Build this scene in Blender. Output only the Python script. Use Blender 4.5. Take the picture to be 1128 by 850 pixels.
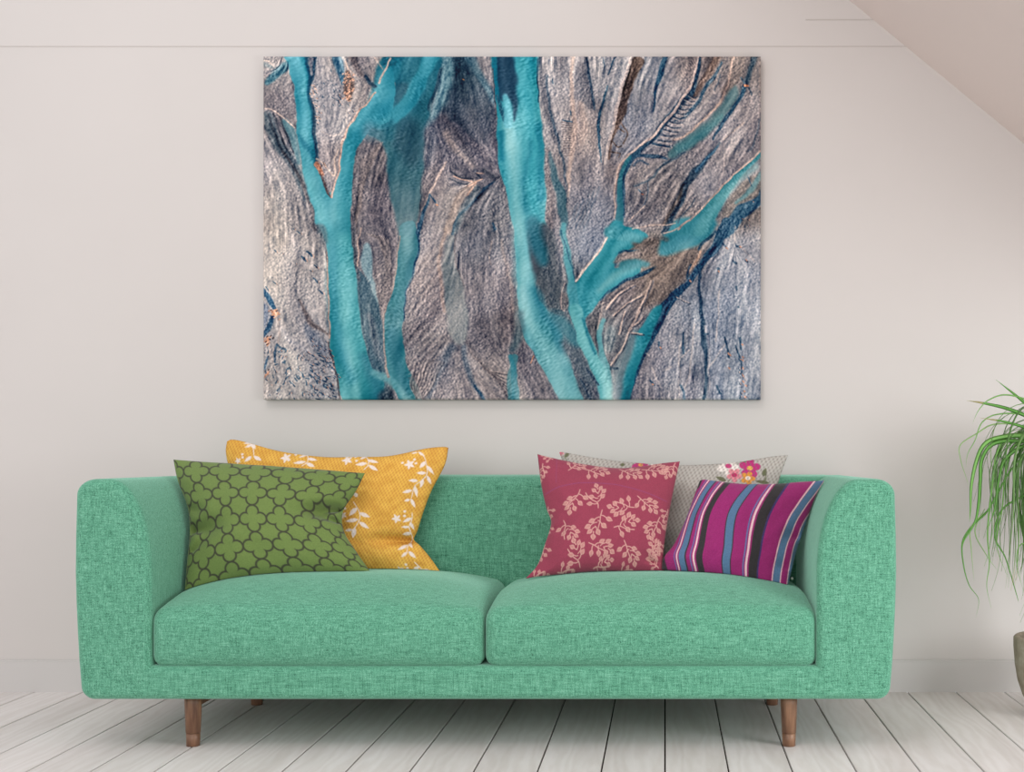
import bpy, bmesh, math, random
import numpy as np
from mathutils import Vector
for o in list(bpy.data.objects): bpy.data.objects.remove(o, do_unlink=True)
SC = bpy.context.scene; COL = SC.collection
# ------------------------------------------------------------------ camera, sky, lights, exposure
F, CX, HZ, EYE = 1400.0, 732.5, 486.0, 0.861       # focal length in px, vanishing point, eye height (m)
cam = bpy.data.cameras.new('camera'); cam.sensor_width = 36; cam.lens = F / 1128 * 36
cam.shift_x = -(CX - 564) / 1128; cam.shift_y = (HZ - 425) / 1128; cam.clip_start = .05
co = bpy.data.objects.new('camera', cam); COL.objects.link(co)
co.location = (0, 0, EYE); co.rotation_euler = (math.pi / 2, 0, 0); SC.camera = co
SC.view_settings.view_transform = 'Standard'; SC.view_settings.look = 'None'
SC.view_settings.gamma = 1; SC.view_settings.exposure = -0.03; SC.view_settings.use_curve_mapping = False
w = bpy.data.worlds.new('world'); SC.world = w; w.use_nodes = True
w.node_tree.nodes['Background'].inputs[0].default_value = (.985, .995, 1.02, 1)
w.node_tree.nodes['Background'].inputs[1].default_value = .97
def area(name, loc, target, sx, sy, power, col):
    l = bpy.data.lights.new(name, 'AREA'); l.shape = 'RECTANGLE'; l.size = sx; l.size_y = sy; l.energy = power; l.color = col
    o = bpy.data.objects.new(name, l); COL.objects.link(o); o.location = loc
    o.rotation_euler = (Vector(target) - Vector(loc)).to_track_quat('-Z', 'Y').to_euler(); return o
area('upper_left_key', (-1.3, .8, 4.2), (-.3, 4.38, 1.2), 1.0, 1.0, 28, (1, .965, .945))  # added area light from the upper left, throws the canvas shadow
area('front_left_fill', (-1.4, -1.9, 1.7), (.2, 4.2, 1.2), 3.0, 2.2, 66, (1, .985, .975))  # unseen fill from front left, added to brighten the slope and wall
area('overhead_fill', (.1, 1.9, 4.0), (.1, 2.1, 0), 2.6, 1.8, 14, (1, .985, .975))  # weak fill added overhead to lift the floor and seat tops
area('cool_side_fill', (2.9, 1.4, 1.25), (.6, 4.2, .45), 1.4, 1.4, 72, (.94, .985, 1))  # cool fill added at the unseen right to brighten the lower wall

def at(px, py, Y): return Vector(((px - CX) * Y / F, Y, EYE - (py - HZ) * Y / F))
def lin(c):
    c = np.asarray(c, float) / 255.0
    return np.where(c <= .04045, c / 12.92, ((c + .055) / 1.055) ** 2.4)
def rgba(c, k=1.0): return tuple(np.clip(lin(c) * k, 0, 1)) + (1,)
# ------------------------------------------------------------------ material helpers
class M:
    def __init__(s, name, rough=.8, spec=.3):
        s.m = bpy.data.materials.new(name); s.m.use_nodes = True; s.t = s.m.node_tree
        s.b = s.t.nodes['Principled BSDF']; s.b.inputs['Roughness'].default_value = rough
        s.b.inputs['Specular IOR Level'].default_value = spec
    def n(s, typ, **kw):
        x = s.t.nodes.new(typ)
        for k, v in kw.items():
            if k.startswith('i_'):
                k = k[2:]; k = int(k) if k.isdigit() else k.replace('_', ' '); x.inputs[k].default_value = v
            else: setattr(x, k, v)
        return x
    def l(s, a, b): s.t.links.new(a, b)
    def coord(s, scale=(1, 1, 1), rot=(0, 0, 0), kind='Object'):
        t = s.n('ShaderNodeTexCoord'); m = s.n('ShaderNodeMapping')
        m.inputs['Scale'].default_value = scale; m.inputs['Rotation'].default_value = rot
        s.l(t.outputs[kind], m.inputs[0]); return m.outputs[0]
    def noise(s, vec, scale, detail=3, rough=.55):
        x = s.n('ShaderNodeTexNoise', i_Scale=scale, i_Detail=detail, i_Roughness=rough); s.l(vec, x.inputs['Vector']); return x.outputs[0]
    def ramp(s, fac, stops, interp='LINEAR'):
        r = s.n('ShaderNodeValToRGB'); r.color_ramp.interpolation = interp; e = r.color_ramp.elements
        while len(e) < len(stops): e.new(.5)
        for q, (p, c) in zip(e, stops): q.position = p; q.color = c
        s.l(fac, r.inputs[0]); return r.outputs[0]
    def math(s, op, a, b=None, c=None):
        x = s.n('ShaderNodeMath', operation=op)
        for i, v in enumerate((a, b, c)):
            if v is None: continue
            if isinstance(v, (int, float)): x.inputs[i].default_value = v
            else: s.l(v, x.inputs[i])
        return x.outputs[0]
    def mix(s, fac, a, b, mode='MIX'):
        x = s.n('ShaderNodeMix', data_type='RGBA', blend_type=mode)
        for i, v in ((0, fac), (6, a), (7, b)):
            if isinstance(v, (int, float, tuple)): x.inputs[i].default_value = v
            else: s.l(v, x.inputs[i])
        return x.outputs[2]
    def color(s, c): 
        if isinstance(c, tuple): s.b.inputs['Base Color'].default_value = c
        else: s.l(c, s.b.inputs['Base Color'])
    def bump(s, h, strength=.3, dist=.002):
        x = s.n('ShaderNodeBump', i_Strength=strength, i_Distance=dist); s.l(h, x.inputs['Height']); s.l(x.outputs[0], s.b.inputs['Normal'])
# ------------------------------------------------------------------ object helpers
def link(name, me, mat=None, parent=None, smooth=True):
    if mat is not None and not me.materials: me.materials.append(mat)
    if smooth: me.polygons.foreach_set('use_smooth', [True] * len(me.polygons))
    o = bpy.data.objects.new(name, me); COL.objects.link(o)
    if parent: o.parent = parent
    return o
def obj(name, bm, mat, parent=None, smooth=True):
    bmesh.ops.recalc_face_normals(bm, faces=bm.faces[:])
    me = bpy.data.meshes.new(name); bm.to_mesh(me); bm.free(); return link(name, me, mat, parent, smooth)
def thing(name, label, cat, loc=(0, 0, 0), group=None):
    o = bpy.data.objects.new(name, None); COL.objects.link(o); o.location = loc; o.empty_display_size = .1
    tag(o, label, cat, group); return o
def tag(o, label, cat, group=None):
    o['label'] = label; o['category'] = cat
    if group: o['group'] = group
    return o
def struct(o): o['kind'] = 'structure'; return o
def origin(o, c):            # move the origin of a mesh object whose vertices are in world space
    me = o.data; n = len(me.vertices); a = np.empty(n * 3, np.float32); me.vertices.foreach_get('co', a)
    a = (a.reshape(-1, 3) - np.array(c, np.float32)).ravel(); me.vertices.foreach_set('co', a); me.update(); o.location = c
def box(bm, lo, hi, mi=0):
    v = [bm.verts.new((x, y, z)) for x in (lo[0], hi[0]) for y in (lo[1], hi[1]) for z in (lo[2], hi[2])]
    for f in ((0, 1, 3, 2), (4, 6, 7, 5), (0, 4, 5, 1), (2, 3, 7, 6), (0, 2, 6, 4), (1, 5, 7, 3)):
        bm.faces.new([v[i] for i in f]).material_index = mi
def axis_pts(lo, hi, r, n, e=6):
    a = [lo + r * (1 - math.cos(k / e * math.pi / 2)) for k in range(e)]
    return a + [lo + r + (hi - lo - 2 * r) * k / n for k in range(n + 1)] + [hi - (q - lo) for q in reversed(a)]
def rounded_box(lo, hi, r, n=(20, 12, 8), deform=None):
    """closed box with rounded edges; r is one radius; deform(x,y,z)->(x,y,z)"""
    bm = bmesh.new(); A = [axis_pts(lo[i], hi[i], r, n[i]) for i in range(3)]; V = {}
    N = [len(a) - 1 for a in A]
    def vert(i, j, k):
        if (i, j, k) not in V:
            p = Vector((A[0][i], A[1][j], A[2][k])); q = Vector([min(max(p[t], lo[t] + r), hi[t] - r) for t in range(3)])
            d = p - q
            if d.length > 1e-9: p = q + d.normalized() * r
            V[i, j, k] = bm.verts.new(deform(*p) if deform else p)
        return V[i, j, k]
    for a, b, c in ((0, 1, 2), (1, 2, 0), (0, 2, 1)):
        for i in range(N[a]):
            for j in range(N[b]):
                for e in (0, N[c]):
                    f = []
                    for di, dj in ((0, 0), (1, 0), (1, 1), (0, 1)):
                        idx = [0, 0, 0]; idx[a] = i + di; idx[b] = j + dj; idx[c] = e; f.append(vert(*idx))
                    try: bm.faces.new(f)
                    except ValueError: pass
    return bm
def lathe(bm, prof, c=(0, 0, 0), n=32, cap=True):
    rings = [[bm.verts.new((c[0] + r * math.cos(2 * math.pi * k / n), c[1] + r * math.sin(2 * math.pi * k / n), c[2] + z)) for k in range(n)] for r, z in prof]
    for a, b in zip(rings[:-1], rings[1:]):
        for k in range(n): bm.faces.new((a[k], a[(k + 1) % n], b[(k + 1) % n], b[k]))
    if cap: bm.faces.new(rings[0][::-1]); bm.faces.new(rings[-1])
# ------------------------------------------------------------------ materials
def mat_wall(name, c, k=1.0):
    m = M(name, .9, .2); v = m.coord(); n = m.noise(v, 1.2, 3)
    a = rgba(c, k); b = rgba([q - 3 for q in c], k)
    m.color(m.ramp(n, [(.35, a), (.7, b)])); m.bump(m.noise(v, 140, 3), .05, .001); return m.m
WALL = mat_wall('painted plaster', (206, 199, 195))
SLOPE = mat_wall('ceiling paint', (226, 211, 205))
JOINT = mat_wall('shadow joint', (194, 186, 181))  # darker tone stands in for the shade inside a wall groove
TRIM = mat_wall('painted trim', (202, 197, 194))
def mat_boards():
    m = M('whitewashed boards', .55, .35); t = m.n('ShaderNodeTexCoord'); g = m.n('ShaderNodeSeparateXYZ'); m.l(t.outputs['Object'], g.inputs[0])
    bid = m.math('FLOOR', m.math('DIVIDE', g.outputs[0], .1667)); wn = m.n('ShaderNodeTexWhiteNoise', noise_dimensions='1D'); m.l(bid, wn.inputs['W'])
    off = m.n('ShaderNodeCombineXYZ'); m.l(m.math('MULTIPLY', wn.outputs[0], 7.0), off.inputs[1]); m.l(m.math('MULTIPLY', wn.outputs[0], 31.0), off.inputs[2])
    ad = m.n('ShaderNodeVectorMath', operation='ADD'); m.l(t.outputs['Object'], ad.inputs[0]); m.l(off.outputs[0], ad.inputs[1])
    mp = m.n('ShaderNodeMapping'); mp.inputs['Scale'].default_value = (1, .16, 1); m.l(ad.outputs[0], mp.inputs[0])
    w1 = m.noise(mp.outputs[0], 7, 4, .6); dist = m.n('ShaderNodeTexWave', wave_type='BANDS', bands_direction='X', i_Scale=9, i_Distortion=14, i_Detail=3, i_Detail_Scale=1.3); m.l(mp.outputs[0], dist.inputs[0])
    fine = m.noise(mp.outputs[0], 90, 4, .7)
    base = m.ramp(w1, [(.3, rgba((214, 206, 203))), (.55, rgba((230, 223, 221))), (.8, rgba((237, 231, 230)))])
    c = m.mix(m.math('MULTIPLY', dist.outputs[1], .16), base, rgba((176, 160, 146)))
    c = m.mix(m.math('MULTIPLY', fine, .22), c, rgba((186, 174, 163)))
    tone = m.ramp(wn.outputs[0], [(0, (.93, .93, .93, 1)), (1, (1.0, 1.0, 1.0, 1))]); c = m.mix(1.0, c, tone, 'MULTIPLY')
    m.color(c); m.bump(m.math('ADD', fine, m.math('MULTIPLY', dist.outputs[1], .5)), .12, .001); return m.m
BOARDS = mat_boards()
gap = M('dark board gap', .95, .1); gap.color(rgba((44, 36, 30))); GAP = gap.m
def mat_linen():
    m = M('green linen', .92, .12)
    t = m.n('ShaderNodeTexCoord')
    def st(sc): 
        mp = m.n('ShaderNodeMapping'); mp.inputs['Scale'].default_value = sc; m.l(t.outputs['Object'], mp.inputs[0]); return mp.outputs[0]
    hx = m.noise(st((34, 360, 360)), 1, 1, .5); hz = m.noise(st((360, 360, 34)), 1, 1, .5); fine = m.noise(st((1, 1, 1)), 520, 0, .5)
    s = m.math('ADD', m.math('ADD', m.math('MULTIPLY', hx, .30), m.math('MULTIPLY', hz, .30)), m.math('MULTIPLY', fine, .40))
    c = m.ramp(s, [(.33, rgba((50, 98, 77))), (.45, rgba((80, 140, 113))), (.54, rgba((96, 158, 130))), (.68, rgba((126, 182, 156)))])
    m.color(c); m.bump(s, .5, .002)
    m.b.inputs['Sheen Weight'].default_value = .5; m.b.inputs['Sheen Roughness'].default_value = .5; m.b.inputs['Sheen Tint'].default_value = (.6, 1, .82, 1)
    return m.m
LINEN = mat_linen()
def mat_wood(name, c0, c1, sc=(60, 60, 6)):
    m = M(name, .42, .4); v = m.coord(sc); n = m.noise(v, 1, 4, .6)
    m.color(m.ramp(n, [(.3, rgba(c0)), (.7, rgba(c1))])); m.bump(n, .1, .001); return m.m
WALNUT = mat_wood('walnut', (84, 56, 42), (150, 112, 86)); WALNUT2 = mat_wood('redder walnut', (98, 56, 40), (160, 106, 78))
def mat_print(name, rough=.85, weave=None, strength=.3):
    m = M(name, rough, .15); a = m.n('ShaderNodeAttribute', attribute_name='print'); col = a.outputs[0]
    v = m.coord()
    if weave == 'canvas':
        h = m.noise(v, 900, 2); m.b.inputs['Specular IOR Level'].default_value = .1; m.color(col); m.bump(h, .08, .0005); return m.m
    n = m.noise(v, 420, 2, .6); big = m.noise(v, 6, 3)
    if weave: n = m.math('ADD', n, 0)
    col = m.mix(1.0, col, m.ramp(n, [(.3, (.84, .84, .84, 1)), (.7, (1.08, 1.08, 1.08, 1))]), 'MULTIPLY')
    m.color(col); m.bump(n, strength, .001)
    m.b.inputs['Sheen Weight'].default_value = .15; return m.m
CANVAS = mat_print('printed canvas', .75, 'canvas'); CLOTH = mat_print('printed cotton')
# ------------------------------------------------------------------ room
WY = 4.38; BW = .1667
SX = lambda z: .634 - (z - 2.382) / .82               # x of the sloped ceiling at height z
bm = bmesh.new(); v = [bm.verts.new(p) for p in ((-3.7, WY, 0), (2.25, WY, 0), (2.25, WY, 1.057), (0.0, WY, 2.902), (-3.7, WY, 2.902))]
v2 = [bm.verts.new((q.co.x, WY + .12, q.co.z)) for q in v]; bm.faces.new(v); bm.faces.new(v2[::-1])
for i in range(5): bm.faces.new((v[i], v[(i + 1) % 5], v2[(i + 1) % 5], v2[i]))
wb = struct(obj('wall_back', bm, WALL, smooth=False))
bm = bmesh.new(); a = (SX(3.0), 3.0); b = (SX(1.35), 1.35); n = Vector((.82, 0, 1)).normalized() * .1; vs = []
for y in (1.7, WY + .12):
    for (x, z) in (a, b): vs += [bm.verts.new((x, y, z)), bm.verts.new((x + n.x, y, z + n.z))]
for f in ((0, 2, 6, 4), (1, 5, 7, 3), (0, 4, 5, 1), (2, 3, 7, 6), (0, 1, 3, 2), (4, 6, 7, 5)): bm.faces.new([vs[i] for i in f])
struct(obj('ceiling', bm, SLOPE, smooth=False))
bm = bmesh.new(); box(bm, (-3.7, WY - .014, 0), (2.25, WY, .104)); box(bm, (-3.7, WY - .010, .104), (2.25, WY, .110)); struct(obj('baseboard_back', bm, TRIM, smooth=False))
bm = bmesh.new(); box(bm, (-3.7, WY - .001, 2.2195), (SX(2.2195), WY, 2.2235)); struct(obj('groove_shade_1', bm, JOINT, smooth=False))  # thin raised strip, groove shade painted in by its darker colour
bm = bmesh.new(); box(bm, (.485, WY - .002, 2.312), (SX(2.312), WY, 2.315)); struct(obj('groove_shade_2', bm, JOINT, smooth=False))  # short strip, same painted groove shade
bm = bmesh.new(); box(bm, (-3.7, -1.5, -.03), (2.25, WY, -.009), 1); k = -23
while k * BW < 2.25:
    x0, x1 = max(k * BW + .0022, -3.7), min((k + 1) * BW - .0022, 2.25); e = .0015
    p = [(x0, -.0085), (x0, -e), (x0 + e, 0), (x1 - e, 0), (x1, -e), (x1, -.0085)]
    A = [bm.verts.new((q[0], -1.5, q[1])) for q in p]; B = [bm.verts.new((q[0], WY, q[1])) for q in p]
    for i in range(6): bm.faces.new((A[i], A[(i + 1) % 6], B[(i + 1) % 6], B[i]))
    bm.faces.new(A[::-1]); bm.faces.new(B); k += 1
me = bpy.data.meshes.new('floor'); bmesh.ops.recalc_face_normals(bm, faces=bm.faces[:]); bm.to_mesh(me); bm.free(); me.materials.append(BOARDS); me.materials.append(GAP)
struct(link('floor', me, smooth=False))
# ------------------------------------------------------------------ sofa
XL, XR, XI, XJ, XM, YF, YB, Z0 = -1.636, .640, -1.427, .421, -.503, 3.52, 4.33, .144
sofa = thing('sofa', 'wide mint green linen two-seat sofa on tapered walnut legs under the picture', 'sofa', (XM, 3.92, 0))
def sput(o): o.parent = sofa; o.location = Vector(o.location) - sofa.location; return o
ZT = .757
def arm_mesh(sgn):
    # cross-section in x-z, outer side at u=0, inner side at u=t
    t = .209 if sgn < 0 else .219; p = []
    def arc(cx, cz, rx, rz, a0, a1, n): 
        for k in range(n + 1):
            a = math.radians(a0 + (a1 - a0) * k / n); p.append((cx + rx * math.cos(a), cz + rz * math.sin(a)))
    arc(.050, Z0 + .040, .038, .040, 270, 180, 8)
    for z, q in ((.25, .0065), (.33, .002), (.42, -.002), (.5, -.004), (.6, -.003), (.67, -.001)): p.append((q, z))
    arc(.055, ZT - .045, .055, .045, 180, 90, 9)
    arc(t - .115, ZT - .26, .115, .26, 90, 0, 18)
    for z in (.42, .35, .28, .2): p.append((t, z))
    arc(t - .024, Z0 + .024, .024, .024, 0, -90, 5)
    P = np.array(p); T = np.roll(P, -1, 0) - np.roll(P, 1, 0); Nn = np.stack([T[:, 1], -T[:, 0]], 1); Nn /= np.linalg.norm(Nn, axis=1)[:, None]
    C = P.mean(0)
    if ((P - C) * Nn).sum() > 0: Nn = -Nn
    r = .022; sl = [(YF + r * (1 - math.cos(a)), r * (1 - math.sin(a))) for a in np.linspace(0, math.pi / 2, 7)]
    sl += [(y, 0) for y in np.linspace(YF + r, YB - r, 18)][1:] + [(YB - r * (1 - math.cos(a)), r * (1 - math.sin(a))) for a in np.linspace(math.pi / 2, 0, 6)][1:]
    bm = bmesh.new(); rings = []
    for y, d in sl:
        Q = P + Nn * d; f = (y - YF) / (YB - YF)
        rings.append([bm.verts.new(((XL + u) if sgn < 0 else (XR - u), y, z - .010 * f * max(0, (z - .3) / .45))) for u, z in Q])
    n = len(P)
    for a, b in zip(rings[:-1], rings[1:]):
        for k in range(n): bm.faces.new((a[k], a[(k + 1) % n], b[(k + 1) % n], b[k]))
    bm.faces.new(rings[0]); bm.faces.new(rings[-1]); return bm
for s in (-1, 1):
    o = obj('armrest', arm_mesh(s), LINEN); o.data.polygons.foreach_set('use_smooth', [len(p.vertices) < 5 for p in o.data.polygons]); sput(o)
sput(obj('backrest', rounded_box((XI - .14, 4.09, Z0 + .01), (XJ + .15, YB - .004, .749), .035, (50, 6, 14),
    lambda x, y, z: (x, y - .014 * max(0, math.sin((z - .15) / .6 * math.pi)) * (1 if y < 4.2 else 0), z)), LINEN))
sput(obj('seat_base', rounded_box((XI - .06, YF + .0008, Z0), (XJ + .06, 4.12, .238), .0215, (60, 16, 4)), LINEN))
def seat_mesh(x0, x1):
    yc0, yc1 = YF + .006, 4.088
    def dz(x, y, z):
        t = (x - (x0 + x1) / 2) / ((x1 - x0) / 2); g = (y - yc0) / (yc1 - yc0); k = min(1, max(0, (z - .30) / .09))
        fx = max(0, 1 - abs(t) ** 3.2)
        gy = math.sin(min(1, max(0, g) / .42) * math.pi / 2) if g < .42 else 1 - .28 * ((g - .42) / .58) ** 1.6
        up = .082 * (.32 + .68 * fx) * gy * k
        fb = -.016 * max(0, 1 - t * t) ** .5 * math.sin(max(0, min(1, (z - .235) / .15)) * math.pi) * (1 if g < .2 else 0)
        return (x, y + fb, z + up)
    return rounded_box((x0 + (.001 if x0 > -1 else -.003), yc0, .230), (x1 + (-.001 if x1 < 0 else .003), yc1, .392), .036, (46, 26, 10), dz)
sput(obj('seat_cushion', seat_mesh(XI, XM), LINEN)); sput(obj('seat_cushion', seat_mesh(XM, XJ), LINEN))
def seat_z(px, Y):   # height of the seat surface at world x, depth Y
    x0, x1 = (XI, XM) if px < XM else (XM, XJ); t = (px - (x0 + x1) / 2) / ((x1 - x0) / 2); g = (Y - YF - .006) / .562
    gy = math.sin(min(1, max(0, g) / .42) * math.pi / 2) if g < .42 else 1 - .28 * ((g - .42) / .58) ** 1.6
    return .392 + .082 * (.32 + .68 * max(0, 1 - abs(t) ** 3.2)) * gy
for y in (3.598, 4.16):
    for x in (-1.3355, .351):
        bm = bmesh.new(); lathe(bm, [(.0165, 0), (.0185, .001), (.0195, .036), (.0186, .0365)], (x, y, 0), 28); 
        lathe(bm, [(.0186, .0372), (.0202, .038), (.0236, .12), (.0240, .150)], (x, y, 0), 28); sput(obj('leg', bm, WALNUT))
for x in (-1.3355, .351):
    bm = bmesh.new(); box(bm, (x - .016, 3.60, .112), (x + .016, 4.16, .146)); sput(obj('under_rail', bm, WALNUT, smooth=False))
AW, AH, AR = 548.0, 378.0, 1.6
def smooth(a, b, x):
    t = np.clip((x - a) / (b - a + 1e-9), 0, 1); return t * t * (3 - 2 * t)
def box_blur(a, r):
    r = int(r)
    if r < 1: return a
    for ax in (0, 1):
        p = np.concatenate([np.flip(np.take(a, range(r), ax), ax), a, np.flip(np.take(a, range(a.shape[ax] - r, a.shape[ax]), ax), ax)], ax)
        c = np.cumsum(p, ax); z = np.zeros_like(np.take(c, [0], ax)); c = np.concatenate([z, c], ax)
        n = a.shape[ax]
        a = (np.take(c, range(2 * r + 1, 2 * r + 1 + n), ax) - np.take(c, range(0, n), ax)) / (2 * r + 1)
    return a
def blur(a, r):
    for _ in range(2): a = box_blur(a, r)
    return a
def norm(a):
    a = a - a.mean(); return a / (a.std() + 1e-9)
def spline(P, n=7):
    P = np.array(P, float)
    if len(P) < 3: return P
    Q = np.vstack([2 * P[0] - P[1], P, 2 * P[-1] - P[-2]]); out = []
    for i in range(1, len(Q) - 2):
        p0, p1, p2, p3 = Q[i - 1:i + 3]
        for k in range(n):
            t = k / n
            out.append(0.5 * (2 * p1 + (p2 - p0) * t + (2 * p0 - 5 * p1 + 4 * p2 - p3) * t * t + (3 * p1 - p0 - 3 * p2 + p3) * t ** 3))
    out.append(P[-1]); out = np.array(out)
    if out.shape[1] > 2: out[:, 2] = np.maximum(out[:, 2], 0.3)
    return out
class Art:
    TO = {1: (0, 0), 2: (136, 0), 3: (272, 0), 4: (408, 0), 5: (0, 188), 6: (136, 188), 7: (272, 188), 8: (408, 188)}
    def __init__(s, seed=4):
        s.W, s.H = int(AW * AR), int(AH * AR); s.rng = np.random.default_rng(seed)
        s.Y, s.X = np.mgrid[0:s.H, 0:s.W] / AR
        s.img = np.zeros((s.H, s.W, 3)); s.water = np.zeros((s.H, s.W)); s.calm = np.zeros((s.H, s.W)); s.guides = []
        w1 = norm(blur(s.rng.standard_normal((s.H, s.W)), 9)); w2 = norm(blur(s.rng.standard_normal((s.H, s.W)), 9))
        w3 = norm(blur(s.rng.standard_normal((s.H, s.W)), 2)); w4 = norm(blur(s.rng.standard_normal((s.H, s.W)), 2))
        s.WX = s.X + .75 * w1 + .16 * w3; s.WY = s.Y + .75 * w2 + .16 * w4       # wobbled sampling: natural banks
    def loc(s, t, P):
        ox, oy = s.TO[t]; return [(ox + p[0] / 4.474, oy + p[1] / 4.474) + tuple(q / 4.474 for q in p[2:]) for p in P]
    def put(s, sl, a, col):
        a = a[..., None]; s.img[sl] = s.img[sl] * (1 - a) + np.array(col, float) * a
    def stroke(s, t, P, col, soft=.8, al=1., water=0., guide=True, side=None):
        P = spline(s.loc(t, [p if len(p) == 3 else (p[0], p[1], 8) for p in P]))
        if guide: s.guides.append(P)
        m = P[:, 2].max() + soft * 3 + 5
        x0, x1 = int(max(0, (P[:, 0].min() - m) * AR)), int(min(s.W, (P[:, 0].max() + m) * AR) + 1)
        y0, y1 = int(max(0, (P[:, 1].min() - m) * AR)), int(min(s.H, (P[:, 1].max() + m) * AR) + 1)
        if x1 <= x0 or y1 <= y0: return
        sl = (slice(y0, y1), slice(x0, x1)); X, Y = s.WX[sl], s.WY[sl]
        best = np.full(X.shape, 1e9); sd = np.zeros(X.shape)
        for a, b in zip(P[:-1], P[1:]):
            d = b - a; L2 = d[0] ** 2 + d[1] ** 2 + 1e-9
            u = np.clip(((X - a[0]) * d[0] + (Y - a[1]) * d[1]) / L2, 0, 1)
            w = (a[2] + d[2] * u) / 2
            D = np.hypot(X - a[0] - u * d[0], Y - a[1] - u * d[1]) - w
            k = D < best; best[k] = D[k]
            sd[k] = (((X - a[0]) * d[1] - (Y - a[1]) * d[0]) / math.sqrt(L2) / np.maximum(w, .3))[k]
        A = (1 - smooth(-soft * .6, soft, best)) * al
        if side is not None:
            f = np.clip(sd * .5 + .5, 0, 1)[..., None]
            c = np.array(col, float) * (1 - f) + np.array(side, float) * f
            s.img[sl] = s.img[sl] * (1 - A[..., None]) + c * A[..., None]
        else: s.put(sl, A, col)
        if water: s.water[sl] = np.maximum(s.water[sl], A * water)
        else: s.water[sl] *= 1 - A * .8
    def sdf(s, P, sl):
        X, Y = s.WX[sl], s.WY[sl]; ins = np.zeros(X.shape, bool); D = np.full(X.shape, 1e9)
        for i in range(len(P)):
            a, b = P[i - 1], P[i]; d = b - a; L2 = d @ d + 1e-9
            u = np.clip(((X - a[0]) * d[0] + (Y - a[1]) * d[1]) / L2, 0, 1)
            D = np.minimum(D, np.hypot(X - a[0] - u * d[0], Y - a[1] - u * d[1]))
            c = (a[1] > Y) != (b[1] > Y)
            if abs(d[1]) > 1e-9: ins ^= c & (X < d[0] * (Y - a[1]) / d[1] + a[0])
        return np.where(ins, -D, D)
    def poly(s, t, P, col, soft=1., al=1., water=0., col2=None, sm=True):
        P = np.array(s.loc(t, P)); 
        if sm:   # chaikin
            for _ in range(2):
                Q = np.roll(P, -1, 0); P = np.stack([.75 * P + .25 * Q, .25 * P + .75 * Q], 1).reshape(-1, 2)
        m = soft * 2 + 6
        x0, x1 = int(max(0, (P[:, 0].min() - m) * AR)), int(min(s.W, (P[:, 0].max() + m) * AR) + 1)
        y0, y1 = int(max(0, (P[:, 1].min() - m) * AR)), int(min(s.H, (P[:, 1].max() + m) * AR) + 1)
        sl = (slice(y0, y1), slice(x0, x1)); D = s.sdf(P, sl)
        A = (1 - smooth(-soft, soft, D)) * al
        if col2 is not None:
            f = smooth(P[:, 1].min(), P[:, 1].max(), s.Y[sl])[..., None]
            c = np.array(col, float) * (1 - f) + np.array(col2, float) * f
            s.img[sl] = s.img[sl] * (1 - A[..., None]) + c * A[..., None]
        else: s.put(sl, A, col)
        if water: s.water[sl] = np.maximum(s.water[sl], A * water)
        else: s.water[sl] *= 1 - A * .7
    def dots(s, t, x0, y0, x1, y1, n, r=(3, 9), cols=((24, 66, 96), (200, 140, 110)), ang=None):
        for _ in range(n):
            x, y = s.rng.uniform(x0, x1), s.rng.uniform(y0, y1); q = s.rng.uniform(*r)
            a = (ang if ang is not None else 1.1) + s.rng.normal(0, .35)
            dx, dy = math.cos(a) * q, math.sin(a) * q
            s.stroke(t, [(x - dx, y - dy, q * .5), (x + dx, y + dy, q)], cols[0], .35, .85, guide=False)
            if len(cols) > 1 and s.rng.random() < .7:
                s.stroke(t, [(x + q * .9, y - q * .2, 3), (x + q * 1.1 + dx * .6, y + dy * .6, 3)], cols[1], .3, .8, guide=False)
    def flow(s, extra):
        G = []
        for P in s.guides + extra:
            P = np.array(P); d = np.diff(P[:, :2], axis=0); mid = (P[1:, :2] + P[:-1, :2]) / 2
            L = np.hypot(*d.T) + 1e-9; a = np.arctan2(d[:, 1], d[:, 0])
            for (mx, my), aa, l in zip(mid, a, L): G.append((mx, my, math.cos(2 * aa), math.sin(2 * aa), l))
        G = np.array(G); st = 6; cy, cx = np.mgrid[0:AH + st:st, 0:AW + st:st]
        c = np.zeros(cx.shape); q = np.zeros(cx.shape)
        for g in G:
            w = g[4] / ((cx - g[0]) ** 2 + (cy - g[1]) ** 2 + 60) ** 1.5; c += w * g[2]; q += w * g[3]
        a = np.hypot(c, q) + 1e-12; c /= a; q /= a
        fx, fy = s.X / st, s.Y / st; ix, iy = fx.astype(int), fy.astype(int); fx -= ix; fy -= iy
        def bl(z): return (z[iy, ix] * (1 - fx) * (1 - fy) + z[iy, ix + 1] * fx * (1 - fy) + z[iy + 1, ix] * (1 - fx) * fy + z[iy + 1, ix + 1] * fx * fy)
        th = np.arctan2(bl(q), bl(c)) / 2
        return np.cos(th), np.sin(th)
    def lic(s, n, vx, vy, L, step=1.0):
        acc = n.copy(); cnt = 1.0
        for sg in (1, -1):
            px = np.tile(np.arange(s.W, dtype=float), (s.H, 1)); py = np.tile(np.arange(s.H, dtype=float)[:, None], (1, s.W))
            dx, dy = vx * sg, vy * sg
            for k in range(L):
                px += dx * step; py += dy * step
                ix = np.clip(px.round().astype(int), 0, s.W - 1); iy = np.clip(py.round().astype(int), 0, s.H - 1)
                acc += n[iy, ix]; cnt += 1
                nx, ny = vx[iy, ix], vy[iy, ix]; f = np.sign(nx * dx + ny * dy); f[f == 0] = 1
                dx, dy = nx * f, ny * f
        return norm(acc)
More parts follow.
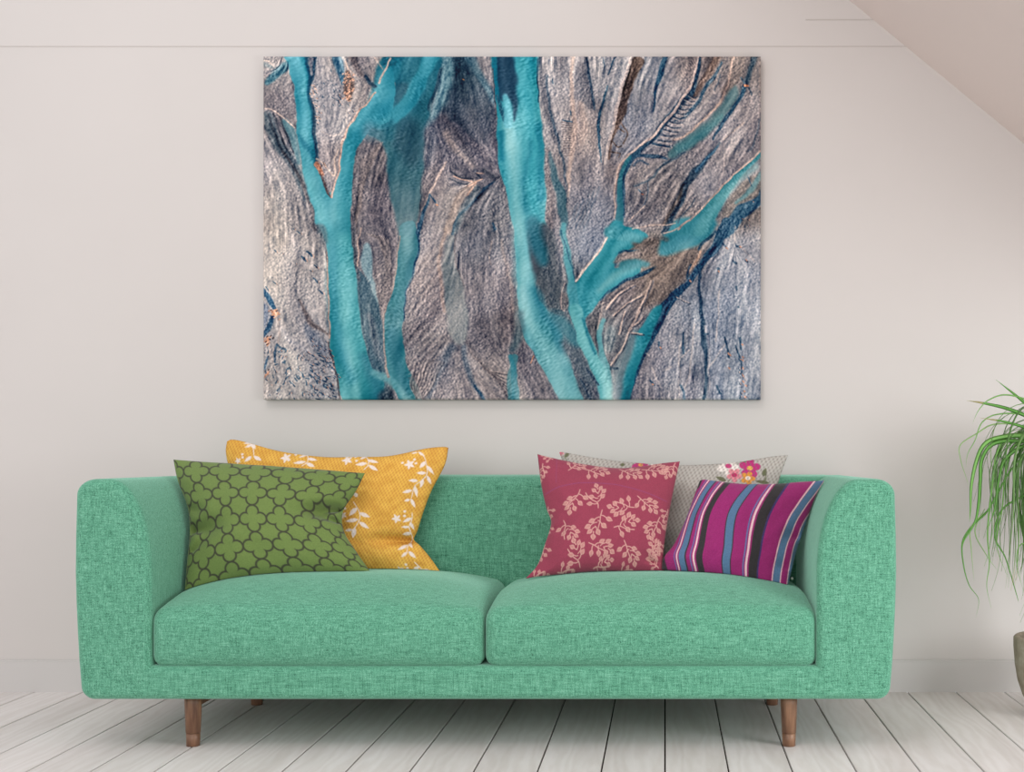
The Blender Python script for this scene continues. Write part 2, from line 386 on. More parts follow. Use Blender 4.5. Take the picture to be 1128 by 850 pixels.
def make_art():
    A = Art()
    tint = [(10, 60, 118, 110, 114, 22), (10, 20, 140, 132, 132, 14), (8, 110, 160, 152, 152, 22), (25, 140, 150, 142, 140, 22), (45, 165, 110, 106, 112, 20), (12, 180, 168, 156, 148, 26),
      (75, 60, 152, 147, 150, 26), (75, 110, 146, 134, 134, 16), (115, 45, 140, 128, 124, 20), (108, 14, 150, 140, 138, 18), (125, 15, 150, 138, 132, 14), (118, 120, 102, 95, 100, 22), (125, 170, 108, 100, 106, 24),
      (8, 240, 178, 166, 158, 30), (45, 240, 165, 156, 152, 26), (30, 300, 160, 152, 150, 30), (55, 350, 150, 146, 148, 24), (12, 355, 165, 155, 150, 24), (120, 205, 104, 98, 104, 22), (110, 240, 118, 108, 112, 16), (130, 250, 108, 98, 100, 18),
      (180, 145, 120, 108, 110, 20), (165, 130, 100, 98, 110, 16), (215, 100, 86, 84, 96, 24), (232, 115, 108, 102, 112, 18), (225, 135, 100, 98, 108, 14), (200, 165, 142, 132, 130, 22), (185, 180, 138, 130, 132, 20), (240, 170, 100, 98, 104, 24), (235, 200, 96, 98, 108, 26),
      (180, 215, 150, 140, 140, 20), (180, 260, 150, 136, 134, 24), (160, 270, 96, 94, 104, 12), (165, 320, 112, 106, 110, 22), (180, 355, 118, 110, 116, 20), (235, 260, 112, 106, 112, 28), (250, 300, 98, 92, 98, 24), (258, 250, 124, 116, 122, 20), (255, 350, 142, 130, 128, 22), (215, 360, 146, 134, 134, 20), (200, 345, 100, 102, 114, 14),
      (320, 25, 158, 152, 154, 24), (315, 70, 160, 152, 152, 20), (355, 60, 140, 130, 130, 18), (355, 90, 150, 132, 124, 18), (385, 30, 156, 152, 154, 24), (388, 90, 148, 144, 148, 18), (330, 130, 126, 118, 120, 18), (360, 135, 124, 118, 124, 24), (365, 165, 112, 116, 130, 20), (345, 175, 106, 104, 112, 20), (310, 170, 130, 120, 122, 18), (385, 130, 146, 130, 126, 14), (325, 205, 140, 130, 132, 12),
      (355, 205, 118, 126, 142, 22), (420, 40, 128, 132, 142, 24), (412, 80, 118, 122, 134, 20), (450, 50, 160, 150, 150, 24), (440, 90, 148, 144, 148, 20), (500, 60, 142, 134, 136, 24), (480, 25, 130, 116, 112, 18), (535, 20, 108, 100, 102, 20), (540, 70, 128, 118, 120, 22), (510, 85, 150, 144, 148, 20), (500, 115, 116, 108, 112, 20), (440, 130, 112, 106, 108, 24), (490, 140, 146, 142, 148, 22), (465, 115, 120, 112, 114, 18), (420, 170, 120, 114, 118, 22), (460, 165, 124, 112, 110, 20), (425, 125, 128, 118, 120, 18), (530, 175, 110, 100, 96, 18),
      (305, 335, 104, 98, 106, 22), (280, 290, 112, 98, 96, 18), (330, 240, 88, 92, 100, 20), (335, 300, 86, 88, 98, 20), (345, 350, 90, 92, 102, 18), (320, 275, 88, 104, 112, 16), (395, 260, 116, 104, 106, 22), (400, 290, 110, 106, 110, 22), (380, 300, 122, 128, 132, 14),
      (450, 225, 116, 102, 94, 28), (425, 255, 126, 108, 98, 22), (450, 300, 128, 128, 138, 22), (440, 345, 118, 112, 120, 26), (470, 270, 130, 138, 150, 22), (455, 350, 116, 130, 150, 18), (500, 290, 134, 144, 160, 30), (520, 240, 148, 152, 162, 28), (535, 330, 148, 152, 160, 28), (500, 350, 122, 132, 150, 26), (465, 360, 128, 120, 124, 18), (475, 330, 120, 126, 138, 16), (540, 215, 158, 156, 160, 20), (542, 280, 156, 160, 168, 20)]
    num = np.zeros((A.H, A.W, 3)); den = np.full((A.H, A.W), 1e-6)
    for x, y, r, g, b, rad in tint:
        w = np.exp(-((A.X - x) ** 2 + (A.Y - y) ** 2) / (2 * (rad * .75) ** 2)) + 1e-5
        num += w[..., None] * np.array([r, g, b]); den += w
    A.img = num / den[..., None]
    T, st, po = A, A.stroke, A.poly
    NV, CR, TQ = (22, 68, 98), (206, 172, 152), (62, 160, 170)
    # ---------- tinted areas
    po(2, [(300, -20), (400, -20), (450, 60), (520, 170), (532, 260), (520, 420), (440, 430), (350, 370), (290, 300), (245, 250), (265, 120)], (56, 86, 100), 6, .95, .3, (72, 80, 94))
    st(2, [(400, 0, 30), (440, 60, 30), (530, 210, 24)], (74, 118, 134), 3, .6)
    st(2, [(280, 0, 60), (285, 120, 60), (250, 240, 40), (200, 330, 20)], (104, 152, 162), 5, .8)
    po(2, [(0, -30), (270, -30), (255, 100), (215, 260), (178, 400), (182, 520), (172, 620), (168, 760), (130, 860), (150, 960), (60, 960), (60, 860), (30, 760), (0, 560), (-20, 400), (-110, 380), (-90, 300), (-60, 60)], (38, 118, 134), 2.2, 1, .8, (78, 116, 122))
    po(2, [(80, 280), (180, 330), (175, 500), (120, 560), (60, 500), (20, 400)], (44, 84, 98), 8, .6, .5)
    po(2, [(180, 330), (230, 300), (260, 420), (200, 560), (180, 520)], (92, 100, 116), 5, .6)
    po(2, [(60, 120), (120, 140), (90, 230), (50, 250), (30, 180)], (50, 100, 114), 3, .7, .5)
    st(2, [(215, -10, 70), (170, 110, 70), (110, 220, 70), (40, 290, 60), (-40, 320, 60)], (58, 156, 170), 2.5, .95, 1)
    st(2, [(60, 30, 40), (20, 120, 40), (-40, 210, 50)], (56, 146, 160), 3, .9, 1)
    st(2, [(40, 130, 10), (10, 190, 30)], (96, 104, 112), 1.5, .8)
    st(2, [(265, 60, 12), (235, 170, 12), (205, 260, 8)], (34, 72, 92), 1.2, .9)
    st(2, [(0, 330, 60), (20, 400, 20)], (30, 108, 124), 5, .7, 1)
    # ---------- the first river and its fork
    po(1, [(80, -40), (130, 80), (155, 180), (165, 350), (180, 430), (195, 560), (225, 700), (262, 830), (318, 921), (318, 1091), (325, 1291), (328, 1401), (350, 1521), (386, 1720), (580, 1720), (600, 1600), (560, 1580), (520, 1491), (490, 1381), (470, 1261), (465, 1141), (445, 991), (432, 841), (430, 720), (440, 600), (460, 480), (490, 400), (560, 330), (650, 300), (650, 0), (560, 150), (510, 230), (460, 290), (400, 400), (375, 540), (337, 700), (300, 620), (262, 540), (250, 430), (240, 330), (222, 150), (212, -40)], (66, 162, 176), .9, 1, 1, (74, 164, 168))
    st(1, [(160, -10, 30), (195, 100, 26), (205, 250, 26), (215, 380, 24)], (104, 192, 202), 5, .7, 1)
    st(1, [(215, 0, 14), (225, 150, 14), (245, 330, 14), (255, 440, 16), (262, 540, 12)], (16, 92, 118), 1.6, .85, 1)
    st(1, [(185, 390, 10), (240, 480, 24), (262, 540, 10)], (26, 122, 142), 2.5, .8, 1)
    st(1, [(210, 560, 24), (260, 720, 34), (320, 850, 40)], (92, 186, 194), 6, .7, 1)
    st(1, [(440, 430, 26), (400, 620, 30), (380, 780, 40)], (86, 180, 188), 6, .6, 1)
    st(1, [(600, 60, 20), (520, 240, 24), (450, 350, 24)], (104, 190, 200), 4, .6, 1)
    st(5, [(340, 100, 30), (345, 300, 40), (360, 520, 40), (430, 740, 40)], (38, 140, 154), 8, .8, 1)
    st(5, [(400, 60, 50), (410, 260, 60), (430, 460, 60), (470, 650, 60)], (96, 188, 190), 8, .7, 1)
    st(5, [(500, 640, 40), (560, 760, 60), (580, 850, 60)], (52, 130, 144), 8, .7, 1)
    po(5, [(570, 800), (640, 790), (640, 870), (560, 870)], (52, 72, 86), 3, .9)
    po(1, [(500, 330), (560, 320), (600, 400), (520, 420), (480, 390)], (96, 140, 152), 6, .6, .7)
    po(5, [(452, 180), (475, 210), (510, 250), (545, 330), (585, 430), (592, 560), (602, 720), (570, 745), (522, 650), (492, 540), (472, 420), (462, 300)], (48, 82, 98), 1.6, 1, .3)
    st(5, [(520, 440, 20), (560, 590, 26), (590, 660, 12)], (96, 102, 114), 5, .6)
    po(5, [(512, 55), (530, 110), (538, 230), (552, 320), (560, 390), (520, 270), (482, 200), (476, 130)], (124, 156, 162), 1.5, .95, .4)
    st(5, [(440, 0, 14), (452, 130, 14), (468, 260, 8)], (66, 72, 84), 2, .8)
    st(5, [(478, 0, 6), (468, 90, 6), (466, 190, 5)], (196, 160, 142), .6, .8)
    # ---------- second river
    po(6, [(60, -30), (66, 60), (50, 180), (20, 300), (-8, 430), (-18, 520), (-10, 640), (0, 735), (40, 790), (66, 880), (190, 880), (140, 760), (100, 680), (80, 580), (80, 450), (90, 350), (120, 240), (145, 130), (158, -30)], (70, 138, 146), 1, 1, 1, (66, 142, 150))
    st(6, [(158, -20, 9), (146, 130, 9), (122, 240, 8), (92, 350, 6), (80, 460, 5)], (18, 66, 96), .8, .95)
    st(6, [(100, 60, 30), (70, 240, 30), (40, 380, 40)], (84, 156, 160), 5, .6, 1)
    st(6, [(30, 520, 60), (50, 640, 50), (110, 800, 40)], (42, 122, 136), 6, .7, 1)
    st(6, [(-60, 720, 30), (0, 745, 34), (60, 800, 26), (100, 860, 24)], (104, 172, 176), 3, .85, 1)
    st(6, [(0, 370, 5), (-16, 450, 5), (-18, 560, 5), (-2, 720, 10), (2, 735, 12)], (150, 128, 120), .7, .9)
    st(6, [(66, 40, 4), (50, 180, 4), (15, 320, 4)], (176, 140, 124), .6, .8)
    po(6, [(312, -20), (332, -20), (336, 150), (380, 300), (404, 420), (392, 570), (330, 580), (290, 480), (280, 330), (276, 200), (292, 90)], (126, 136, 136), 2.5, .9, .5)
    st(6, [(290, 0, 14), (262, 150, 16), (266, 300, 14), (280, 420, 10)], (184, 154, 138), 2, .75)
    st(6, [(335, 20, 6), (338, 150, 5), (375, 290, 5)], (92, 84, 88), 1, .7)
    st(6, [(320, 590, 30), (270, 680, 26), (200, 830, 20)], (76, 92, 108), 4, .7)
    st(6, [(375, 590, 20), (400, 700, 22), (465, 850, 14)], (70, 88, 106), 3, .8)
    st(6, [(430, 770, 10), (470, 860, 12)], NV, 1, .8)
    st(6, [(340, 640, 30), (340, 740, 50), (350, 850, 70)], (152, 140, 138), 5, .6)
    for k in range(16):
        f = k / 15; st(6, [(150 + 130 * f, 640 + 25 * f, 3), (120 + 90 * f, 760 + 40 * f, 7), (140 + 40 * f, 850, 4)], (60, 56, 64) if k % 2 else (172, 152, 144), .8, .65)
    for k in range(14):
        f = k / 13; st(6, [(410 + 20 * f, 600 + 40 * f, 3), (480 + 60 * f, 690 + 60 * f, 7), (600, 720 + 130 * f, 4)], (62, 60, 70) if k % 2 else (178, 156, 146), .9, .6)
    for k in range(26):
        f = k / 25; st(6, [(265, 60 + 560 * f, 3), (190, 130 + 560 * f, 6), (110, 260 + 480 * f, 3)], (120, 106, 106) if k % 2 else (176, 158, 152), 1.2, .45)
    st(6, [(630, 640, 24), (602, 740, 26), (612, 860, 30)], (96, 156, 160), 1.5, .9, 1)
    st(6, [(600, 480, 10), (606, 560, 16), (560, 600, 10)], (160, 144, 142), 3, .6)
    st(6, [(520, 0, 10), (524, 15, 6)], (16, 50, 76), .6, .9)
    st(6, [(560, 60, 8), (600, 250, 10), (620, 420, 8)], (160, 136, 126), 2, .5)
    st(6, [(510, 60, 6), (505, 180, 6)], (174, 146, 130), 1, .5)
    # ---------- the great middle river
    po(3, [(-98, -40), (-83, 150), (-68, 300), (-63, 450), (-53, 570), (-28, 650), (-8, 760), (12, 850), (20, 991), (25, 1141), (40, 1261), (52, 1361), (90, 1421), (130, 1481), (170, 1561), (215, 1631), (250, 1730), (380, 1730), (320, 1581), (290, 1491), (270, 1400), (240, 1330), (190, 1250), (130, 1191), (120, 1100), (170, 1000), (180, 900), (175, 841), (165, 560), (165, 400), (145, 250), (130, 100), (142, -40)], (66, 172, 182), 1.2, 1, 1, (108, 178, 182))
    st(3, [(85, -10, 70), (85, 200, 60), (100, 420, 60), (110, 600, 50), (120, 850, 40)], (78, 184, 192), 8, .8, 1)
    st(3, [(140, 330, 24), (150, 480, 24), (150, 700, 24)], (28, 136, 154), 4, .7, 1)
    st(3, [(-20, 330, 40), (10, 500, 40), (30, 700, 40), (45, 900, 50), (50, 1100, 60)], (112, 190, 192), 8, .8, 1)
    st(3, [(90, 420, 14), (80, 560, 14), (60, 640, 14), (80, 760, 20)], (44, 140, 154), 5, .6, 1)
    st(3, [(-45, 380, 20), (-35, 500, 16)], (20, 128, 148), 4, .7, 1)
    po(3, [(-70, -30), (20, -30), (32, 150), (26, 300), (14, 330), (4, 240), (-20, 200), (-50, 230), (-70, 150)], (34, 76, 98), 2.5, .92, .4)
    st(3, [(-85, 0, 24), (-72, 130, 20), (-60, 220, 12)], (36, 142, 160), 2, .9, 1)
    st(3, [(-66, 190, 10), (-40, 270, 18), (-22, 315, 16), (-30, 250, 10)], (12, 76, 100), 1.5, .95)
    st(3, [(-26, 200, 20), (-16, 260, 30), (-10, 340, 40)], (84, 182, 194), 2, .9, 1)
    st(2, [(490, 150, 20), (530, 230, 16)], (110, 146, 156), 4, .6)
    po(7, [(80, -20), (215, -20), (228, 150), (246, 330), (235, 410), (195, 405), (145, 350), (118, 260), (96, 150)], (72, 84, 92), 4, .92, .3)
    st(7, [(110, -20, 60), (130, 80, 60), (160, 160, 40)], (62, 134, 146), 6, .9, 1)
    st(7, [(120, 300, 24), (160, 400, 30), (220, 500, 40), (260, 600, 30)], (40, 126, 142), 5, .7, 1)
    po(7, [(240, 540), (330, 560), (380, 650), (420, 740), (420, 800), (340, 740), (290, 660)], (84, 100, 110), 5, .9, .3)
    po(7, [(180, 410), (270, 430), (330, 520), (350, 600), (260, 540), (200, 460)], (66, 132, 144), 4, .9, .8)
    po(7, [(330, 720), (400, 780), (420, 860), (380, 860), (320, 770)], (62, 76, 90), 3, .9)
    st(7, [(50, 300, 30), (70, 420, 40), (150, 560, 60), (220, 700, 60), (290, 850, 60)], (134, 202, 202), 7, .7, 1)
    st(7, [(0, 640, 20), (14, 740, 28), (24, 860, 34)], (74, 150, 160), 1.5, .9, 1)
    st(7, [(40, 420, 30), (40, 520, 40), (10, 600, 30)], (88, 116, 122), 5, .7, .5)
    st(7, [(112, 630, 5), (100, 665, 4)], (214, 130, 80), .4, .9)
    st(3, [(138, -10, 8), (132, 80, 8), (140, 230, 4)], (18, 74, 100), .8, .9)
    st(3, [(155, 0, 26), (165, 150, 30), (200, 310, 34), (225, 420, 26)], (84, 86, 98), 3, .8)
    st(3, [(175, 100, 7), (195, 250, 9), (235, 420, 9), (270, 600, 7), (272, 720, 4)], (36, 66, 90), 1.2, .75)
    st(3, [(190, 480, 18), (215, 580, 30), (245, 700, 44), (262, 850, 34)], (60, 104, 116), 2, .9, .5)
    st(3, [(175, 460, 16), (190, 640, 20), (200, 840, 16)], (108, 98, 102), 3, .7)
    st(3, [(306, -10, 16), (298, 120, 14), (312, 300, 22), (312, 420, 24), (292, 520, 18), (276, 690, 8)], (190, 160, 144), 2, .85)
    po(3, [(322, 30), (352, 25), (402, 170), (418, 280), (370, 230), (308, 225)], (96, 96, 106), 2, .9)
    st(3, [(374, 10, 8), (392, 140, 12), (412, 260, 5)], (30, 62, 88), 1, .85)
    st(3, [(345, 230, 20), (360, 330, 40), (350, 420, 20)], (172, 146, 134), 4, .7)
    for k in range(15):
        y = 318 + 12.5 * k; st(3, [(250 + k, y, 4), (300, y + 6 - k * .8, 3)], (104, 88, 86), .5, .8, guide=False)
    for p in ([(205, 115), (212, 135)], [(296, 268), (298, 282)], [(260, 310), (300, 316)]): st(3, [(*q, 6) for q in p], NV, .5, .9, guide=False)
    st(3, [(480, 150, 8), (455, 220, 12), (438, 300, 14), (438, 400, 14), (448, 520, 4)], (22, 70, 98), .8, .95)
    st(3, [(465, 5, 4), (462, 70, 5)], NV, .6, .7); st(3, [(520, 5, 8), (500, 50, 7), (482, 90, 6)], NV, .6, .85)
    st(3, [(626, 20, 50), (575, 170, 36), (535, 310, 34), (500, 400, 20), (485, 500, 8)], (74, 54, 46), 1.4, .9)
    st(3, [(590, 60, 10), (560, 190, 10), (540, 250, 8)], (26, 20, 22), 1, .8)
    st(3, [(602, -10, 12), (545, 180, 13), (505, 350, 13), (465, 525, 12)], (204, 182, 172), .7, .95)
    for p in ([(545, 330), (576, 380), (560, 430)], [(505, 420), (530, 445), (550, 440)], [(500, 470), (540, 480), (530, 500)], [(525, 350), (560, 370)]): st(3, [(*q, 6) for q in p], (92, 70, 58), .6, .8, guide=False)
    st(3, [(626, 470, 24), (580, 520, 30), (545, 600, 34), (540, 700, 36), (525, 870, 40)], (66, 136, 146), 1.2, .95, 1)
    st(3, [(626, 490, 12), (575, 545, 12), (556, 620, 10), (556, 790, 7)], (16, 62, 92), .9, .95)
    st(3, [(630, 452, 9), (540, 530, 9), (515, 610, 7), (505, 800, 4)], (198, 166, 148), .7, .9)
    for q in range(5): st(3, [(330 + q * 26, 720 - q * 20, 5), (300 + q * 26, 800 - q * 16, 6), (275 + q * 22, 850, 5)], (60, 82, 104), 1.2, .6)
    # ---------- river at lower centre right
    po(7, [(488, -30), (478, 55), (420, 140), (360, 210), (318, 262), (296, 340), (275, 400), (310, 470), (345, 560), (380, 560), (352, 470), (400, 410), (450, 350), (520, 292), (570, 252), (640, 225), (640, 160), (560, 190), (505, 205), (520, 160), (545, 118), (650, 80), (690, 40), (640, 10), (545, -5), (545, -30)], (56, 156, 166), 1.3, 1, 1)
    st(7, [(255, -10, 20), (265, 60, 26), (285, 200, 34), (305, 320, 44), (320, 420, 50)], (92, 172, 178), 2, .95, 1)
    st(7, [(250, 20, 6), (285, 150, 6), (318, 255, 5)], (30, 84, 108), .9, .8)
    st(7, [(540, 30, 40), (470, 150, 30), (380, 280, 30)], (30, 140, 150), 6, .7, 1)
    st(7, [(620, 190, 20), (520, 230, 30), (430, 310, 20)], (96, 172, 174), 5, .7, 1)
    st(7, [(320, 400, 60), (350, 520, 56), (410, 650, 66), (462, 760, 66), (475, 870, 66)], (112, 192, 192), 1.8, 1, 1)
    st(7, [(355, 450, 12), (385, 560, 10), (420, 620, 8)], (34, 126, 142), 2, .8, 1)
    po(7, [(386, 430), (455, 368), (450, 440), (428, 520), (418, 590), (392, 545)], (84, 84, 90), 2, .95)
    po(7, [(190, 400), (240, 395), (275, 420), (230, 432)], (48, 80, 94), 1.5, .9)
    po(7, [(235, 330), (275, 310), (292, 380), (262, 415), (240, 380)], (92, 88, 92), 2, .9)
    st(7, [(262, 270, 4), (246, 370, 4), (262, 410, 4)], (190, 160, 150), .6, .7)
    po(7, [(465, 490), (510, 470), (520, 540), (490, 620), (455, 590)], (122, 134, 138), 2.5, .9)
    st(7, [(455, 450, 14), (438, 520, 24), (452, 620, 26), (485, 740, 24)], (100, 176, 180), 1.5, .9, 1)
    st(7, [(455, 375, 6), (440, 440, 6), (430, 500, 5)], (176, 154, 144), .8, .8)
    st(7, [(478, 45, 7), (420, 135, 8), (320, 255, 7)], (222, 190, 172), .6, .95)
    st(7, [(640, 112, 7), (545, 118, 9), (525, 160, 10), (514, 190, 6)], (20, 72, 100), .8, .95)
    st(8, [(105, 196, 12), (50, 220, 20), (0, 240, 14), (-60, 268, 10), (-120, 310, 8), (-165, 360, 8)], (14, 62, 92), 1, .95)
    po(8, [(-90, 130), (-20, 120), (60, 110), (30, 150), (-50, 160), (-110, 185)], (150, 132, 124), 2, .9)
    # grey-brown silt where the arm spreads
    po(8, [(40, 60), (130, 40), (200, 120), (330, 90), (335, 120), (262, 225), (175, 345), (120, 372), (20, 400), (60, 250), (110, 190), (0, 110), (-20, 60)], (114, 100, 92), 4, .9, .2)
    st(8, [(-120, 20, 50), (-40, 40, 50), (30, 60, 30)], (70, 160, 168), 3, .9, 1)
    po(8, [(190, -50), (430, -50), (370, 50), (320, 92), (240, 110), (150, 145), (110, 130), (130, 60)], (72, 156, 166), 3, .95, 1)
    st(8, [(90, 30, 24), (160, 60, 20)], (108, 100, 96), 3, .7)
    st(8, [(-60, 190, 40), (0, 180, 36), (60, 178, 20)], (72, 150, 158), 3, .9, 1)
    # upper right braid
    po(4, [(650, 470), (560, 555), (490, 640), (440, 720), (400, 790), (360, 880), (180, 880), (230, 845), (320, 762), (385, 700), (450, 622), (540, 540), (650, 430)], (80, 158, 164), 1.6, 1, 1)
    st(4, [(600, 540, 20), (480, 640, 30), (380, 760, 40), (320, 850, 50)], (112, 184, 184), 5, .6, 1)
    po(4, [(650, 560), (570, 590), (500, 650), (440, 730), (420, 800), (480, 770), (560, 700), (640, 620)], (108, 100, 96), 2, .95)
    st(4, [(640, 560, 20), (590, 640, 22), (500, 720, 12)], (92, 150, 154), 2, .85, .8)
    st(4, [(565, 595, 8), (580, 640, 6)], NV, .6, .8)
    po(4, [(650, 600), (600, 690), (540, 720), (490, 740), (470, 780), (430, 850), (380, 900), (470, 900), (520, 820), (600, 760), (650, 680)], (16, 66, 98), 1.2, .97)
    st(4, [(630, 452, 8), (540, 540, 8), (450, 620, 8), (385, 700, 7), (320, 762, 7), (215, 855, 7)], (216, 178, 158), .6, .95)
    st(8, [(455, -20, 60), (400, 95, 44), (335, 175, 30), (300, 225, 22), (260, 270, 26), (175, 360, 44), (120, 440, 52), (70, 560, 40), (20, 690, 26), (-20, 790, 18)], (14, 62, 94), 1, .97)
    st(8, [(330, 120, 10), (290, 190, 12), (262, 235, 10)], (206, 160, 130), .8, .9)
    st(8, [(400, 20, 14), (340, 80, 14), (320, 110, 10)], (20, 66, 94), 1, .85)
    st(8, [(280, 185, 8), (262, 240, 12)], (20, 60, 88), .8, .9)
    po(8, [(150, 365), (80, 405), (20, 500), (-15, 540), (-60, 640), (-95, 760), (-100, 880), (-30, 880), (-10, 790), (20, 690), (60, 580), (100, 470)], (70, 162, 170), 1.5, 1, 1)
    po(7, [(626, 470), (560, 560), (490, 680), (500, 880), (540, 880), (560, 690), (620, 560)], (128, 146, 150), 3, .9, .5)
    st(8, [(70, 470, 14), (20, 590, 16), (-30, 740, 20)], (44, 144, 156), 4, .7, 1)
    st(7, [(488, 690, 14), (520, 688, 12)], (40, 66, 86), 1, .9); st(7, [(380, 700, 7), (436, 772, 8)], (34, 60, 84), .8, .85); st(7, [(345, 745, 7), (400, 850, 8)], (40, 66, 90), .9, .7)
    for p in ([(640, 330), (560, 385), (500, 430)], [(600, 280), (520, 330), (470, 400)], [(690, 260), (630, 400), (575, 510)], [(640, 520), (590, 520)], [(590, 500), (540, 590), (488, 672)], [(560, 420), (530, 520)], [(640, 440), (590, 490)]):
        st(7, [(*q, 6) for q in p], (212, 178, 160), .6, .85); st(7, [(q[0] + 9, q[1] + 5, 6) for q in p], (52, 60, 76), .8, .8)
    # ---------- ridges, channels and lines at upper right
    st(4, [(170, -10, 20), (135, 60, 26), (112, 150, 18), (95, 275, 4)], (20, 72, 104), 1, .95)
    st(4, [(520, -20, 70), (490, 100, 60), (450, 170, 40)], (112, 98, 92), 3, .8)
    st(4, [(412, -10, 34), (350, 110, 26), (285, 200, 14)], (112, 86, 74), 2.5, .8)
    po(4, [(490, 130), (520, 190), (440, 300), (340, 410), (250, 470), (170, 510), (160, 470), (230, 400), (340, 330), (430, 240)], (82, 128, 132), 2.5, .9, .7)
    st(4, [(430, 300, 24), (300, 400, 30), (220, 450, 30)], (82, 146, 150), 4, .6, 1)
    st(4, [(500, -10, 8), (462, 110, 8), (432, 215, 8), (350, 300, 8), (270, 370, 8), (190, 415, 6)], (208, 172, 152), .7, .9)
    st(4, [(325, -10, 16), (312, 80, 20), (275, 175, 30), (205, 262, 34), (135, 345, 32), (70, 425, 24), (0, 492, 22)], (18, 62, 90), 1.1, .95)
    st(4, [(318, -10, 7), (290, 110, 9), (240, 210, 12), (150, 322, 13), (70, 408, 11), (-10, 476, 9)], (226, 194, 178), .7, .97)
    st(4, [(430, 30, 10), (370, 130, 16), (310, 220, 16), (255, 295, 13), (200, 322, 5)], (24, 66, 94), .9, .9)
    st(4, [(420, 90, 5), (395, 170, 6)], (40, 66, 90), .8, .7)
    for k in range(12):
        x, y = 265 - 15 * k, 190 + 22 * k
        st(4, [(x, y, 9), (x + 22 + k * 2, y + 10, 5), (x + 40 + 4 * k, y + 4, 3)], (30, 52, 76), .7, .85, guide=False)
        st(4, [(x, y + 9, 4), (x + 24 + k * 2, y + 19, 4), (x + 40 + 4 * k, y + 14, 3)], (190, 168, 158), .6, .7, guide=False)
    st(4, [(85, 425, 14), (130, 440, 12), (175, 445, 6)], (24, 62, 90), .8, .9); st(4, [(20, 490, 12), (90, 490, 14), (160, 508, 10)], (24, 62, 90), .8, .9)
    st(4, [(0, 535, 10), (30, 515, 10), (80, 528, 6)], (30, 60, 86), .8, .85)
    st(4, [(250, 470, 8), (160, 525, 8), (80, 600, 7), (0, 640, 5)], (36, 66, 88), .9, .8)
    st(4, [(65, 610, 3), (55, 720, 6), (0, 785, 6)], (30, 60, 86), .7, .8); st(4, [(50, 740, 5), (-30, 810, 6)], CR, .7, .8)
    st(4, [(20, 655, 7), (35, 680, 5)], NV, .5, .9); st(4, [(34, 680, 5), (42, 684, 4)], (214, 130, 90), .4, .9)
    st(4, [(540, 150, 18), (500, 235, 16), (440, 320, 16), (385, 405, 6)], (20, 68, 98), .9, .95)
    st(4, [(600, -10, 24), (575, 60, 20), (548, 130, 24)], (26, 60, 84), 2, .85); st(4, [(545, 130, 10), (575, 190, 6)], (30, 60, 84), .9, .8)
    st(4, [(520, 110, 8), (545, 145, 8)], (20, 60, 90), .8, .8)
    st(4, [(543, 148, 9), (556, 147, 7)], (222, 128, 78), .5, .95)
    st(4, [(418, 425, 8), (350, 512, 22), (285, 588, 36), (245, 655, 34), (205, 735, 40), (150, 860, 22)], (24, 52, 74), 1.4, .95)
    st(4, [(235, 650, 10), (190, 740, 14), (150, 820, 10)], (90, 68, 58), 2, .7)
    st(4, [(410, 440, 6), (340, 520, 10), (300, 570, 10)], (20, 76, 112), 1.2, .8)
    st(4, [(440, 410, 5), (480, 380, 5), (540, 330, 4)], CR, .8, .6); st(4, [(436, 420, 5), (440, 520, 5), (410, 640, 4)], (178, 160, 156), 1, .6)
    st(4, [(300, 700, 6), (250, 770, 7), (215, 820, 6)], (40, 64, 84), .8, .7); st(4, [(-10, 850, 5), (90, 830, 5), (200, 820, 5)], CR, .8, .7)
    st(8, [(0, 60, 8), (90, 30, 6)], CR, .8, .0001)
    st(8, [(150, 25, 6), (200, 10, 6), (240, -5, 5)], CR, .7, .8)
    st(4, [(620, 300, 5), (590, 420, 8), (560, 460, 5)], (60, 84, 104), 1, .7)
    for k in range(10): st(4, [(235 + 8 * k, 110 - 9 * k, 4), (215 + 9 * k, 90 - 9 * k, 3)], (206, 178, 164), .6, .6, guide=False)
    # ---------- lower right flats
    st(8, [(322, 215, 14), (318, 320, 14), (330, 430, 18), (345, 560, 20), (352, 700, 16), (345, 860, 18)], (26, 62, 90), 1, .9)
    st(8, [(345, 480, 5), (365, 560, 5), (370, 700, 5), (368, 850, 5)], (178, 168, 170), .8, .7)
    st(8, [(190, 325, 6), (215, 350, 6), (275, 378, 4)], (30, 60, 84), .6, .8); st(8, [(205, 345, 4), (268, 372, 4)], (190, 170, 160), .5, .8)
    st(8, [(265, 390, 5), (275, 500, 10), (240, 600, 8), (220, 700, 5)], (84, 92, 106), 1.5, .7)
    for p in ([(235, 560), (218, 640), (222, 740), (218, 850)], [(270, 600), (230, 640)], [(90, 690), (120, 760), (130, 840)], [(60, 620), (80, 640)], [(400, 560), (420, 300)], [(450, 570), (400, 650), (370, 690)], [(520, 100), (590, 160)], [(300, 480), (270, 700), (240, 800)], [(180, 680), (140, 700)], [(490, 0), (500, 80)]):
        st(8, [(*q, 5) for q in p], (196, 176, 166), 1, .6)
    for p in ([(245, 520), (240, 620)], [(120, 565), (126, 595)], [(85, 750), (98, 780)], [(230, 770), (250, 860)], [(440, 540), (455, 590), (465, 640)], [(515, 540), (530, 600)], [(500, 580), (520, 640), (535, 720)], [(410, 780), (425, 820)], [(350, 520), (360, 520)], [(408, 205), (412, 220)], [(440, 75), (455, 100)], [(500, 95), (515, 105)], [(540, 165), (552, 170)], [(478, 158), (492, 168)], [(512, 380), (516, 384)], [(498, 296), (500, 302)]):
        st(8, [(*q, 9) for q in p], (22, 62, 92), .7, .9, guide=False)
